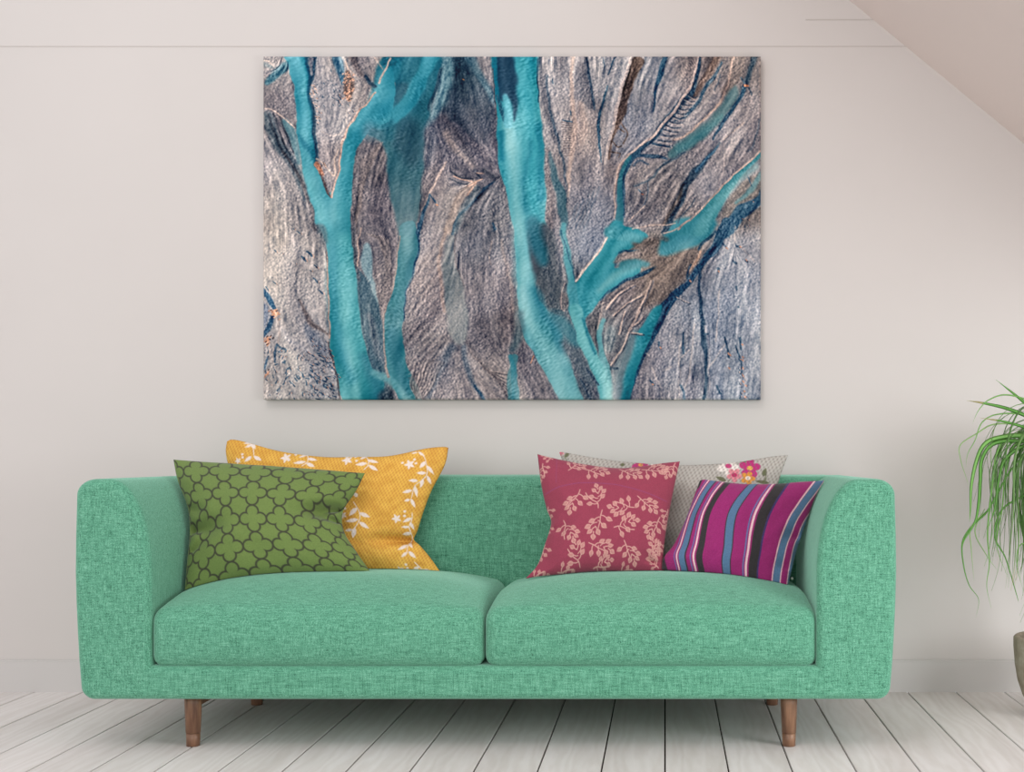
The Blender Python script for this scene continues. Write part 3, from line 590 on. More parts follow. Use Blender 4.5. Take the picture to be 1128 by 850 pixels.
    for x, y in ((412, 218), (455, 100), (514, 100), (545, 160), (462, 620), (470, 625), (530, 570), (536, 640), (532, 655), (538, 690), (540, 720), (536, 750), (545, 770), (540, 800), (546, 830), (90, 770), (128, 590), (468, 688), (275, 250)):
        st(8, [(x, y, 7), (x + 4, y + 5, 6)], (206, 138, 104), .5, .95, guide=False)
    A.dots(8, 515, 630, 545, 850, 16, (3, 7)); A.dots(8, 380, 120, 600, 500, 14, (2, 3), ((60, 84, 110),)); A.dots(4, 520, 700, 600, 840, 6, (3, 6))
    # ---------- left side details
    st(1, [(100, 50, 40), (50, 95, 34), (10, 130, 24)], (30, 92, 114), 2.2, .9); st(1, [(-10, 24, 5), (30, 26, 6), (50, 50, 4)], (214, 186, 168), .6, .9)
    st(1, [(-10, 40, 20), (40, 55, 14)], (86, 110, 120), 2.5, .7)
    st(1, [(20, 290, 40), (60, 400, 50), (110, 480, 46), (170, 580, 40), (215, 690, 20)], (70, 88, 100), 3, .9)
    st(1, [(105, 320, 30), (145, 380, 40), (165, 460, 30), (175, 520, 20)], (92, 142, 150), 2.5, .85, .6)
    for d in (0, 28, 56): st(1, [(20 + d, 270 + d * .4, 6), (60 + d, 380, 8), (110 + d * .7, 490 - d * .3, 6)], (44, 54, 68), 1, .8)
    st(1, [(10, 255, 6), (45, 262, 6), (95, 295, 6), (158, 352, 5)], (206, 176, 160), .6, .9)
    st(1, [(98, 470, 8), (140, 540, 12), (195, 620, 14), (225, 720, 12), (255, 850, 14)], (64, 62, 70), 1.8, .85)
    st(1, [(245, -10, 20), (240, 80, 22), (232, 140, 10)], (22, 68, 94), 1.2, .95); st(1, [(228, 10, 18), (232, 90, 12)], (150, 142, 146), 1.2, .8)
    st(1, [(238, 200, 8), (250, 360, 10), (262, 520, 8)], (24, 58, 82), .9, .9); st(1, [(262, 540, 7), (300, 620, 8), (334, 695, 6)], (70, 48, 50), .8, .9)
    st(1, [(355, -10, 26), (375, 60, 40), (388, 130, 16)], (22, 76, 108), 2, .92); st(1, [(500, 95, 12), (545, 150, 14)], (34, 66, 88), 1.2, .9)
    st(1, [(430, -10, 50), (460, 50, 24), (480, 90, 10)], (96, 84, 84), 3, .8); st(1, [(400, 30, 6), (430, 70, 7), (460, 95, 5)], CR, .8, .8)
    po(1, [(395, 70), (425, 65), (450, 130), (440, 200), (410, 220), (395, 160)], (74, 54, 50), 1.5, .8)
    for _ in range(60):
        x, y = A.rng.normal(418, 13), A.rng.uniform(75, 225); st(1, [(x, y, 5), (x + 6, y - 5, 4)], (214, 150, 116) if A.rng.random() < .75 else (40, 34, 40), .4, .95, guide=False)
    for _ in range(42):
        y = A.rng.uniform(140, 340); x = 250 + (y - 140) * .08 + A.rng.normal(0, 8); st(1, [(x, y, 4), (x + 5, y + 3, 4)], (212, 164, 138) if A.rng.random() < .6 else (26, 60, 84), .4, .9, guide=False)
    A.dots(1, 285, 60, 390, 250, 24, (2, 5), (NV,)); A.dots(1, 360, 180, 380, 250, 8, (3, 7)); A.dots(1, 415, 230, 445, 290, 5, (3, 7))
    st(1, [(290, 375, 5), (340, 396, 6), (395, 365, 6), (412, 300, 5), (408, 270, 4)], (190, 172, 164), .8, .8)
    st(1, [(262, 505, 6), (310, 545, 7), (346, 582, 6), (352, 500, 5), (365, 460, 4)], (208, 176, 156), .8, .85)
    st(1, [(626, 15, 8), (595, 80, 8), (566, 138, 8)], (216, 182, 164), .6, .95); st(1, [(548, 180, 6), (505, 235, 7), (458, 292, 8), (398, 402, 8), (372, 550, 8), (337, 695, 7)], (206, 160, 138), .6, .95)
    st(1, [(550, 5, 5), (590, 60, 5)], CR, .8, .6)
    st(1, [(262, 530, 22), (280, 565, 18), (292, 580, 8)], (176, 104, 74), 1.2, .95); A.dots(1, 258, 530, 305, 580, 8, (3, 5), ((60, 44, 50), (220, 160, 120)))
    st(2, [(292, 525, 8), (240, 610, 7), (205, 680, 7), (176, 760, 7)], (196, 166, 150), .8, .9)
    st(2, [(210, 680, 8), (185, 760, 14), (155, 870, 20)], (22, 70, 100), 1, .92); st(2, [(170, 640, 3), (168, 760, 4)], (40, 50, 66), .7, .8)
    po(2, [(520, 615), (570, 680), (605, 860), (340, 860), (430, 730)], (104, 104, 110), 3, .8)
    st(2, [(430, 620, 20), (360, 700, 36), (300, 850, 40)], (168, 144, 130), 3, .75)
    st(2, [(525, 605, 8), (470, 660, 10), (420, 715, 12), (345, 800, 12), (320, 870, 14)], (24, 62, 88), .9, .92); st(2, [(440, 650, 30), (370, 770, 24), (335, 860, 20)], (84, 110, 118), 3, .5)
    st(2, [(320, 568, 7), (360, 592, 8), (425, 606, 6)], (34, 46, 64), .8, .9); st(2, [(303, 600, 7), (345, 620, 8), (400, 632, 6)], (34, 46, 64), .8, .9); st(2, [(428, 540, 7), (446, 575, 10), (462, 600, 8)], (38, 52, 72), .9, .9)
    for p in ([(400, 640), (470, 600)], [(330, 590), (420, 618)], [(395, 680), (440, 620)], [(445, 572), (475, 572)]): st(2, [(*q, 6) for q in p], (214, 164, 138), .6, .8)
    st(2, [(285, 300, 20), (350, 400, 24), (430, 530, 20), (450, 560, 10)], (74, 72, 84), 3, .7); st(2, [(330, 330, 16), (400, 400, 20), (500, 500, 20)], (122, 114, 122), 3, .6); st(2, [(290, 380, 26), (350, 470, 26), (420, 540, 14)], (142, 124, 118), 4, .7)
    st(2, [(480, 560, 20), (520, 590, 30), (550, 590, 14)], (62, 66, 78), 2.5, .8); st(2, [(210, 675, 6), (240, 720, 8)], NV, .6, .9); st(2, [(245, 728, 6), (252, 732, 5)], (220, 140, 90), .4, .9); st(2, [(373, 113, 6), (378, 114, 5)], (214, 150, 96), .4, .9)
    st(2, [(520, 820, 8), (532, 850, 10)], NV, .7, .8); st(2, [(520, 60, 4), (530, 200, 4), (540, 300, 3)], (110, 60, 60), .7, .7)
    for k in range(22):
        f = k / 21; st(2, [(-20 - 100 * f, 420 + 80 * f, 3), (-90 - 60 * f, 560 + 160 * f, 5), (-130 - 20 * f, 700 + 170 * f, 3)], (62, 58, 66) if k % 2 else (158, 138, 130), .9, .6)
    for k in range(18):
        f = k / 17; st(5, [(505 + 110 * f, 20 + 40 * f, 3), (560 + 70 * f, 60 + 60 * f, 5), (590 + 40 * f, 130 + 130 * f, 3)], (58, 56, 64) if k % 2 else (170, 150, 142), .9, .6)
    st(5, [(268, -10, 10), (300, 80, 10), (314, 160, 8)], (56, 66, 78), 1.4, .9); po(5, [(255, -20), (300, -20), (325, 60), (305, 90)], (70, 94, 104), 2.5, .7)
    st(5, [(312, 120, 5), (320, 300, 6), (323, 540, 6)], (184, 144, 126), .7, .95); st(5, [(325, 560, 7), (345, 670, 8), (382, 860, 8)], (66, 60, 66), .8, .9)
    st(5, [(-10, 310, 16), (25, 350, 26), (55, 395, 16)], (18, 72, 110), 1.1, .95); st(5, [(48, 440, 14), (30, 490, 24), (-10, 545, 20)], (18, 66, 100), 1.1, .95); po(5, [(-20, 360), (25, 380), (35, 440), (10, 490), (-20, 510)], (116, 130, 150), 2, .8)
    for cx, cy, n in ((55, 425, 26), (22, 555, 24), (10, 720, 8)):
        for _ in range(n):
            x, y = A.rng.normal(cx, 11), A.rng.normal(cy, 11); st(5, [(x, y, 6), (x + 4, y - 4, 5)], (222, 148, 106) if A.rng.random() < .8 else (60, 40, 44), .4, .95, guide=False)
    st(5, [(70, 430, 6), (78, 520, 8), (50, 620, 6), (60, 700, 5)], (182, 160, 150), 1.4, .7); st(5, [(30, 630, 8), (5, 700, 8)], (40, 84, 116), .9, .9); st(5, [(65, 570, 8), (60, 660, 10)], (28, 66, 96), .8, .9); st(5, [(66, 570, 5), (110, 600, 8)], (28, 66, 96), .8, .8)
    st(5, [(175, 355, 8), (215, 440, 16), (260, 490, 14), (315, 525, 8)], (100, 88, 86), 1.8, .85); po(5, [(205, 450), (260, 520), (325, 600), (320, 640), (250, 600), (205, 520)], (96, 108, 126), 3, .6)
    st(5, [(90, 500, 20), (150, 570, 14), (240, 610, 10)], (186, 178, 178), 4, .6); st(5, [(150, 50, 20), (200, 180, 20)], (184, 172, 168), 5, .5)
    for x, y, q in ((200, 150, 12), (226, 130, 13), (258, 190, 8), (256, 266, 11), (286, 320, 12), (236, 215, 6), (55, 274, 8), (14, 305, 9), (60, 120, 7), (176, 30, 8), (158, 180, 4), (96, 126, 3), (155, 10, 5)):
        st(5, [(x - q, y - q, q * .5), (x + q * .6, y + q * .5, q)], (22, 66, 96), .5, .9, guide=False); st(5, [(x + q, y, 4), (x + q * 1.4, y + q, 4)], (204, 150, 122), .4, .8, guide=False)
    A.dots(5, 60, 600, 130, 850, 26, (4, 9), ang=2.1); A.dots(5, 130, 620, 200, 850, 20, (4, 9), ang=1.2); A.dots(5, 200, 590, 340, 720, 40, (4, 9), ang=.6); A.dots(5, 200, 720, 370, 850, 46, (4, 10), ang=.7); A.dots(5, 0, 600, 60, 850, 12, (3, 7)); A.dots(5, 230, 540, 330, 600, 12, (3, 7), ang=.6)
    # ---------- texture along the flow
    ext = [[(10, 10), (5, 370)], [(60, 150), (20, 300), (60, 378)], [(170, 200), (150, 330)], [(225, 200), (240, 320), (270, 378)], [(310, 20), (320, 90)], [(390, 20), (380, 100)], [(430, 20), (420, 110)], [(520, 60), (430, 170)], [(545, 60), (500, 140)], [(530, 200), (520, 370)], [(480, 260), (470, 378)], [(260, 180), (262, 300)]]
    vx, vy = A.flow([np.array(e) for e in ext])
    R = A.rng
    n0 = norm(box_blur(R.standard_normal((A.H, A.W)), 1)); n1 = A.lic(blur(R.standard_normal((A.H, A.W)), 1), vx, vy, 4); n2 = A.lic(blur(R.standard_normal((A.H, A.W)), 1), vx, vy, 16)
    n3 = norm(blur(R.standard_normal((A.H, A.W)), 1)); n4 = A.lic(blur(R.standard_normal((A.H, A.W)), 4), vx, vy, 40)
    big = norm(blur(R.standard_normal((A.H, A.W)), 14)); mix = smooth(-.8, .8, big)
    land = np.clip(1 - A.water, 0, 1)
    m1 = A.lic(blur(R.standard_normal((A.H, A.W)), 2), vx, vy, 26); m2 = A.lic(blur(R.standard_normal((A.H, A.W)), 8), vx, vy, 50)
    sh = lambda z, ax: np.concatenate([np.take(z, [0], ax), np.delete(z, -1, ax)], ax)
    emb = lambda z, k: norm(sh(z, 1) - z + .5 * (sh(z, 0) - z))
    e = emb(m1, 1) * (.55 + .25 * norm(blur(R.standard_normal((A.H, A.W)), 20))); e3 = emb(n3, 1)
    n = np.clip(n1 * (.12 + .3 * (1 - mix)) + e3 * (.3 + .36 * mix) + n0 * .36 + e * (.85 - .45 * mix), -3, 3) / 1.25
    warm, cool = np.array([40, 34, 30.]), np.array([42, 34, 25.])
    A.img += (land * np.maximum(n, 0))[..., None] * warm - (land * np.maximum(-n, 0))[..., None] * cool
    A.img += land[..., None] * (np.array([3, 2, 3.]) + n4[..., None] * np.array([7, 6.5, 6.]) + m2[..., None] * np.array([10, 9, 7.]) + big[..., None] * np.array([4, 4, 4.]))
    wb = blur(A.water, 6); inner = smooth(.75, 1, wb)
    r1 = A.lic(blur(R.standard_normal((A.H, A.W)), 1), -vy, vx, 2); er = emb(r1, 1)
    A.img += A.water[..., None] * (np.array([-18, -25, -21.]) + m2[..., None] * np.array([19, 13, 11.]) + n4[..., None] * np.array([6, 5, 5.]) + (inner * 6)[..., None] * np.array([1.6, 1, 1.]))
    A.img += (A.water * (.35 + .65 * smooth(-.6, 1.2, norm(blur(R.standard_normal((A.H, A.W)), 18)))) * np.clip(er, -2.5, 2.5))[..., None] * np.array([13, 11, 11.])
    s_ = A.img.mean(-1, keepdims=True); A.img = s_ + (A.img - s_) * (.93 - .12 * land[..., None]) - 2
    return np.clip(A.img, 4, 250) / 255.0
# ------------------------------------------------------------------ printed meshes
def print_attr(me, rgb255, k=1.0):
    c = lin(np.clip(rgb255, 0, 255)) * k; c = np.concatenate([c, np.ones((len(c), 1))], 1).astype(np.float32)
    at_ = me.color_attributes.new('print', 'FLOAT_COLOR', 'POINT'); at_.data.foreach_set('color', c.ravel())
def grid_faces(ny, nx, off=0, flip=False):
    i = np.arange(ny - 1)[:, None] * nx + np.arange(nx - 1)[None] + off
    q = np.stack([i, i + 1, i + 1 + nx, i + nx], -1).reshape(-1, 4); return q[:, ::-1] if flip else q
def mesh_np(name, V, Fc):
    me = bpy.data.meshes.new(name); me.vertices.add(len(V)); me.vertices.foreach_set('co', np.asarray(V, np.float32).ravel())
    me.loops.add(Fc.size); me.loops.foreach_set('vertex_index', Fc.ravel().astype(np.int32))
    me.polygons.add(len(Fc)); me.polygons.foreach_set('loop_start', np.arange(0, Fc.size, 4, dtype=np.int32)); me.polygons.foreach_set('loop_total', np.full(len(Fc), 4, np.int32))
    me.update(calc_edges=True); me.validate(); return me
# canvas print on the wall
def make_canvas():
    img = make_art(); H, Wd = img.shape[:2]; Yf = WY - .037
    tl, br = at(290, 62, Yf), at(838, 440, Yf); xs = np.linspace(tl.x, br.x, Wd); zs = np.linspace(tl.z, br.z, H)
    X, Z = np.meshgrid(xs, zs); e = np.minimum(np.minimum(X - tl.x, br.x - X), np.minimum(tl.z - Z, Z - br.z)); Y = Yf + .004 * (1 - smooth(0, .008, e)) ** 2
    V = np.stack([X, Y, Z], -1).reshape(-1, 3); Fs = [grid_faces(H, Wd)]; idx = np.arange(H * Wd).reshape(H, Wd)
    ring = np.concatenate([idx[0, :], idx[1:, -1], idx[-1, -2::-1], idx[-2:0:-1, 0]]); n = len(ring)
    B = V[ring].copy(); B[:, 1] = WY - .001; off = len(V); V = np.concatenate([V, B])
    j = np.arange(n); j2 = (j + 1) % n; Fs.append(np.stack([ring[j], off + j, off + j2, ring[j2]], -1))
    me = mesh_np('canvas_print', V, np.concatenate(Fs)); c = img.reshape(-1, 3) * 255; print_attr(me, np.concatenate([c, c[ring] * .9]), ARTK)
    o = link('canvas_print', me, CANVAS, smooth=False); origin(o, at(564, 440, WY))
    tag(o, 'large canvas print of turquoise river channels across grey ground on the wall', 'picture')
ARTK = 1.02
make_canvas()
# ------------------------------------------------------------------ scatter cushions
def curve(P, n):
    P = spline([tuple(p) for p in P], 12)[:, :2]; d = np.r_[0, np.cumsum(np.hypot(*np.diff(P, axis=0).T))]; d /= d[-1]
    t = np.linspace(0, 1, n); return np.stack([np.interp(t, d, P[:, 0]), np.interp(t, d, P[:, 1])], 1)
def coons(top, bot, left, right, nu, nv):
    T, B, L, R = curve(top, nu), curve(bot, nu), curve(left, nv), curve(right, nv)
    u = np.linspace(0, 1, nu)[None, :, None]; v = np.linspace(0, 1, nv)[:, None, None]
    return ((1 - v) * T[None] + v * B[None] + (1 - u) * L[:, None] + u * R[:, None]
            - ((1 - u) * (1 - v) * T[0] + u * (1 - v) * T[-1] + (1 - u) * v * B[0] + u * v * B[-1]))
def contact(V):      # the cloth gives way where it touches the seat, the backrest and the arms
    x, y, z = V[..., 0], V[..., 1], V[..., 2]
    x0 = np.where(x < XM, XI, XM); x1 = np.where(x < XM, XM, XJ); tt = np.clip(np.abs(x - (x0 + x1) / 2) / ((x1 - x0) / 2), 0, 1); g = np.clip((y - YF - .006) / .562, 0, 1)
    gy = np.where(g < .42, np.sin(np.minimum(1, g / .42) * np.pi / 2), 1 - .28 * np.clip((g - .42) / .58, 0, 1) ** 1.6)
    z = np.maximum(z, .3935 + .082 * (.32 + .68 * (1 - tt ** 3.2)) * gy)
    yb = 4.087 - .014 * np.maximum(0, np.sin((z - .15) / .6 * np.pi)); y = np.where(z < .753, np.minimum(y, yb - .002), y)
    q = np.sqrt(np.clip(1 - (np.clip(z - .497, 0, .26) / .26) ** 2, 0, 1)); ok = z < .758
    x = np.where(ok, np.maximum(x, XL + .094 + .115 * q + .003), x); x = np.where(ok, np.minimum(x, XR - .104 - .115 * q - .003), x)
    return np.stack([x, y, z], -1)
def cushion(label, edges, Yc, tf, tb, pat, mat, folds=(), n=(270, 220), seed=1):
    """edges: top, bottom (left to right), left, right (top to bottom), laid in the cushion's own sloping plane"""
    nu, nv = n; P = coons(*edges, nu, nv); u = np.linspace(0, 1, nu)[None, :]; v = np.linspace(0, 1, nv)[:, None]
    D = (Yc[0] * (1 - u) + Yc[1] * u) * (1 - v) + (Yc[2] * (1 - u) + Yc[3] * u) * v
    V0 = np.stack([(P[..., 0] - CX) * D / F, D, EYE - (P[..., 1] - HZ) * D / F], -1)
    a = V0[nv // 2, -1] - V0[nv // 2, 0]; b = V0[-1, nu // 2] - V0[0, nu // 2]; N = np.cross(a, b); N /= np.linalg.norm(N)
    if N[1] > 0: N = -N
    U, W = 2 * u - 1, 2 * v - 1
    h = ((1 - np.abs(U) ** 2.4) * (1 - np.abs(W) ** 2.4)) ** .55
    h = h * (1 - .25 * (U * W) ** 2)
    g = np.random.default_rng(seed); wr = norm(blur(g.standard_normal((nv, nu)), 12)) * .0016 + norm(blur(g.standard_normal((nv, nu)), 5)) * .0004
    for fx, fy, ang, ln, wd, dp in folds:          # creases: position in u,v; direction; length; width; depth
        dx, dy = (u - fx) + 0 * v, (v - fy) + 0 * u; c, s = math.cos(ang), math.sin(ang); al = dx * c + dy * s; pr = -dx * s + dy * c
        wr = wr - dp * np.exp(-(pr / (wd * (.4 + np.clip(al / ln, 0, 1)))) ** 2) * smooth(-.02, .03, al) * (1 - smooth(ln * .3, ln, al))
    edge = np.clip(h * 3, 0, 1)
    Fr = V0 + N * (tf * h + wr * edge)[..., None]
    st = 3; us, vs_ = slice(0, nu, st), slice(0, nv, st)
    iu = np.unique(np.r_[np.arange(0, nu, st), nu - 1]); iv = np.unique(np.r_[np.arange(0, nv, st), nv - 1])
    Bk = V0 - N * (tb * h)[..., None]; Fr, Bk = contact(Fr), contact(Bk); idx = np.arange(nu * nv).reshape(nv, nu)
    # the back shares the front's rim
    bid = idx + nu * nv; bid[0, :] = idx[0, :]; bid[-1, :] = idx[-1, :]; bid[:, 0] = idx[:, 0]; bid[:, -1] = idx[:, -1]
    V = np.concatenate([Fr.reshape(-1, 3), Bk.reshape(-1, 3)])
    q = np.stack([bid[:-1, :-1], bid[:-1, 1:], bid[1:, 1:], bid[1:, :-1]], -1).reshape(-1, 4)[:, ::-1]
    Fc = np.concatenate([grid_faces(nv, nu), q])
    used = np.unique(Fc); mp = -np.ones(len(V), int); mp[used] = np.arange(len(used))
    col = pat(P[..., 0], P[..., 1], u + 0 * v, v + 0 * u).reshape(-1, 3); col = np.concatenate([col, col])
    pl = np.concatenate([P.reshape(-1, 2), P.reshape(-1, 2)])
    me = mesh_np('scatter_cushion', V[used], mp[Fc]); print_attr(me, col[used], .97)
    pa = me.attributes.new('plan', 'FLOAT2', 'POINT'); pa.data.foreach_set('vector', pl[used].astype(np.float32).ravel())
    o = link('scatter_cushion', me, mat); c = V0[-1, nu // 2]; origin(o, tuple(float(q) for q in c))
    return tag(o, label, 'cushion', 'scatter cushions on the green sofa')
def fill(X, c): return np.zeros(X.shape + (3,)) + np.array(c, float)
def over(img, A, c): img[...] = img * (1 - A[..., None]) + np.array(c, float) * A[..., None]
def region(X, Y, x0, y0, x1, y1, m): return (X > min(x0, x1) - m) & (X < max(x0, x1) + m) & (Y > min(y0, y1) - m) & (Y < max(y0, y1) + m)
def leaf(img, X, Y, a, b, w, c, vein=None, sharp=.45):
    k = region(X, Y, *a, *b, w + 1.5)
    if not k.any(): return
    x, y = X[k], Y[k]; dx, dy = b[0] - a[0], b[1] - a[1]; L = math.hypot(dx, dy) + 1e-6
    t = ((x - a[0]) * dx + (y - a[1]) * dy) / L / L; s = np.abs((x - a[0]) * dy - (y - a[1]) * dx) / L
    pr = np.where((t > 0) & (t < 1), np.sin(np.pi * np.clip(t, 0, 1) ** .8), -1) * w / 2
    A = np.clip((pr - s) / (2 * sharp) + .5, 0, 1); sub = img[k]; over(sub, A, c)
    if vein is not None: over(sub, np.clip((pr * .55 - s) / .6 + .5, 0, 1) * .8 * (t > .15) * (t < .85), vein)
    img[k] = sub
def line(img, X, Y, pts, w, c, al=1.0):
    pts = spline(pts, 6)
    for a, b in zip(pts[:-1], pts[1:]):
        k = region(X, Y, a[0], a[1], b[0], b[1], w + 1)
        if not k.any(): continue
        x, y = X[k], Y[k]; d = b - a; u = np.clip(((x - a[0]) * d[0] + (y - a[1]) * d[1]) / (d @ d + 1e-9), 0, 1)
        D = np.hypot(x - a[0] - u * d[0], y - a[1] - u * d[1]); sub = img[k]; over(sub, np.clip((w / 2 - D) / .7 + .5, 0, 1) * al, c); img[k] = sub
def blob(img, X, Y, x, y, rx, ry, c):
    k = region(X, Y, x, y, x, y, max(rx, ry) + 1.5); sub = img[k]
    D = (np.hypot((X[k] - x) / rx, (Y[k] - y) / ry) - 1) * min(rx, ry); over(sub, np.clip(.5 - D / .8, 0, 1), c); img[k] = sub
# -- green cushion: trellis of quatrefoils
def pat_green(X, Y, u, v):
    s = u * 5.8 - .13 + .3 * (2 * u - 1) ** 5; t = v * 4.44 + .07 + .1 * (2 * v - 1) ** 5; img = fill(X, (110, 130, 71))
    a = np.abs(s - np.floor(s) - .5); b = np.abs(t - np.floor(t) - .5)
    d = np.minimum(np.hypot(a - .275, b), np.hypot(a, b - .275)) - .222; d = np.minimum(d, np.maximum(a, b) - .19)
    over(img, np.clip(1.6 - np.abs(d) / .029, 0, 1) * .93, (62, 62, 50)); return img
g_edges = ([(191, 506), (230, 509), (300, 514), (360, 518), (402, 521)], [(203, 654), (250, 641), (310, 634), (360, 632), (409, 631)],
           [(191, 506), (196, 530), (207, 560), (209, 590), (206, 620), (203, 654)], [(402, 521), (392, 541), (378, 563), (379, 585), (393, 608), (409, 631)])
cushion('olive green cushion with dark quatrefoil trellis leaning at the left end of the sofa', g_edges, (3.875, 3.90, 3.74, 3.80), .085, .045, pat_green, CLOTH,
        [(.0, .54, .15, .34, .07, .034), (1.0, .36, 2.75, .36, .06, .042), (1.0, .50, 3.4, .26, .045, .026), (.02, .72, -.6, .24, .05, .014), (.0, .38, .5, .2, .05, .014)], seed=3)
# -- yellow cushion
def mat_weave(name, px, py, shear, dark, amt, strength, spare=0):
    m = M(name, .9, .12); a = m.n('ShaderNodeAttribute', attribute_name='print'); pl = m.n('ShaderNodeAttribute', attribute_name='plan')
    g = m.n('ShaderNodeSeparateXYZ'); m.l(pl.outputs['Vector'], g.inputs[0]); wv = m.coord(); wob = m.math('MULTIPLY', m.noise(wv, 60, 2), 3.0)
    x = m.math('ADD', m.math('ADD', g.outputs[0], m.math('MULTIPLY', g.outputs[1], shear)), m.math('MULTIPLY', wob, .5)); y = m.math('ADD', g.outputs[1], wob)
    sx = m.math('SINE', m.math('MULTIPLY', x, 2 * math.pi / px)); sy = m.math('SINE', m.math('MULTIPLY', y, 2 * math.pi / py))
    h = m.math('ADD', m.math('MULTIPLY', m.math('MULTIPLY', sx, sy), .5), .5); n = m.noise(wv, 500, 2)
    f = m.math('MULTIPLY', m.math('POWER', m.math('SUBTRACT', 1.0, h), 1.6), amt); f = m.math('MULTIPLY', f, m.math('ADD', .55, m.math('MULTIPLY', n, .9)))
    if spare: sc_ = m.n('ShaderNodeSeparateColor'); m.l(a.outputs[0], sc_.inputs[0]); f = m.math('MULTIPLY', f, m.math('MAXIMUM', m.math('SUBTRACT', 1.0, m.math('MULTIPLY', sc_.outputs[2], 1.4)), 0.0))
    m.color(m.mix(f, a.outputs[0], rgba(dark))); m.bump(m.math('ADD', h, m.math('MULTIPLY', n, .4)), strength, .0015); return m.m
YELW = mat_weave('ochre woven cloth', 3.7, 5.0, .25, (186, 116, 58), .8, .6, 1)
def pat_yellow(X, Y, u, v):
    X = X - 5; Y = Y + 1.5; img = fill(X, (222, 174, 78)); W = (232, 218, 210)
    nz = norm(blur(np.random.default_rng(7).standard_normal(X.shape), 3)); img += nz[..., None] * np.array([5, 6, 4])
    def c4(p): return (370 + p[0] / 5.485, 485 + p[1] / 5.485)
    def c3(p): return (240 + p[0] / 4.338, 475 + p[1] / 4.338)
    def group(f, k, stems, leaves, flowers, dots):
        for s_ in stems: line(img, X, Y, [f(p) for p in s_], .85, W)
        for a, b, w_ in leaves: leaf(img, X, Y, f(a), f(b), w_ / k * 2.05, W)
        for x, y, r in flowers:
            for q in range(5):
                an = q * 2 * math.pi / 5 + .5; leaf(img, X, Y, f((x, y)), f((x + r * math.cos(an), y + r * math.sin(an))), r * .5 / k, W)
        for x, y in dots: p = f((x, y)); blob(img, X, Y, p[0], p[1], 1.5, 1.4, W)
    group(c4, 5.485, [[(475, 80), (510, 110), (527, 160), (530, 215), (500, 255), (460, 290), (440, 360)], [(443, 450), (440, 490), (425, 530), (430, 560), (436, 600), (415, 640), (412, 690)], [(455, 745), (480, 770), (500, 790), (530, 796)], [(105, 390), (140, 450), (140, 500), (110, 550), (90, 560)]],
          [((475, 80), (515, 108), 8), ((470, 82), (430, 90), 6), ((520, 140), (487, 182), 12), ((530, 165), (570, 218), 10), ((525, 210), (468, 212), 10), ((530, 225), (552, 277), 10), ((508, 245), (490, 302), 10), ((478, 258), (423, 258), 10), ((460, 290), (472, 357), 10), ((445, 315), (387, 332), 10), ((432, 370), (398, 382), 8), ((436, 365), (460, 420), 10),
           ((440, 480), (388, 508), 10), ((430, 505), (452, 552), 9), ((425, 535), (380, 536), 8), ((435, 570), (383, 580), 10), ((412, 640), (358, 674), 11), ((415, 625), (443, 660), 9), ((412, 685), (378, 718), 9), ((420, 680), (465, 722), 11), ((480, 770), (438, 804), 11), ((500, 790), (560, 800), 9),
           ((125, 425), (80, 474), 14), ((140, 455), (205, 482), 12), ((135, 495), (58, 507), 12), ((140, 510), (199, 550), 12), ((115, 545), (100, 606), 14), ((100, 555), (55, 562), 9), ((110, 335), (122, 364), 9)],
          [(428, 160, 34), (355, 487, 30), (370, 795, 28), (45, 470, 24)], [(455, 128), (465, 152), (402, 443), (400, 470), (405, 760), (412, 782), (55, 430), (385, 150)])
    group(c3, 4.338, [[(120, 60), (150, 75), (155, 100), (162, 132)], [(385, 110), (415, 130), (418, 160), (395, 180)], [(680, 118), (705, 150), (708, 175), (690, 197)]],
          [((140, 58), (104, 66), 7), ((146, 70), (112, 86), 7), ((142, 66), (163, 94), 9), ((160, 130), (202, 152), 9), ((150, 130), (118, 158), 9), ((170, 60), (190, 68), 5), ((408, 116), (374, 136), 8), ((415, 140), (464, 150), 8), ((412, 158), (352, 166), 8), ((415, 165), (458, 184), 9), ((692, 122), (664, 146), 8), ((700, 148), (757, 162), 8), ((702, 165), (646, 173), 9), ((710, 175), (757, 202), 9), ((410, 112), (390, 108), 6), ((600, 255), (640, 268), 9), ((655, 310), (665, 330), 8)],
          [(315, 138, 28), (605, 148, 28), (85, 152, 18)], [(355, 120), (640, 130), (650, 152), (105, 120), (108, 135), (330, 150)])
    return img
y_edges = ([(250, 486), (256, 484), (272, 487), (309, 497), (355, 503), (392, 503), (429, 502), (468, 494), (488, 492), (494, 493)], [(262, 634), (320, 632), (400, 632), (450, 636), (488, 634)],
           [(250, 486), (249, 500), (256, 530), (266, 560), (268, 600), (262, 634)], [(494, 493), (490, 512), (475, 541), (466, 565), (460, 584), (456, 594), (463, 601), (474, 614), (488, 634)])
cushion('ochre woven cushion with white leaf garlands standing behind the green trellis cushion', y_edges, (4.02, 4.035, 3.97, 3.985), .07, .035, pat_yellow, YELW,
        [(1.0, .70, 3.3, .3, .05, .03), (1.0,.66,2.5,.2,.05,.012), (.5, .01, 1.6, .15, .06, .005)], seed=5)
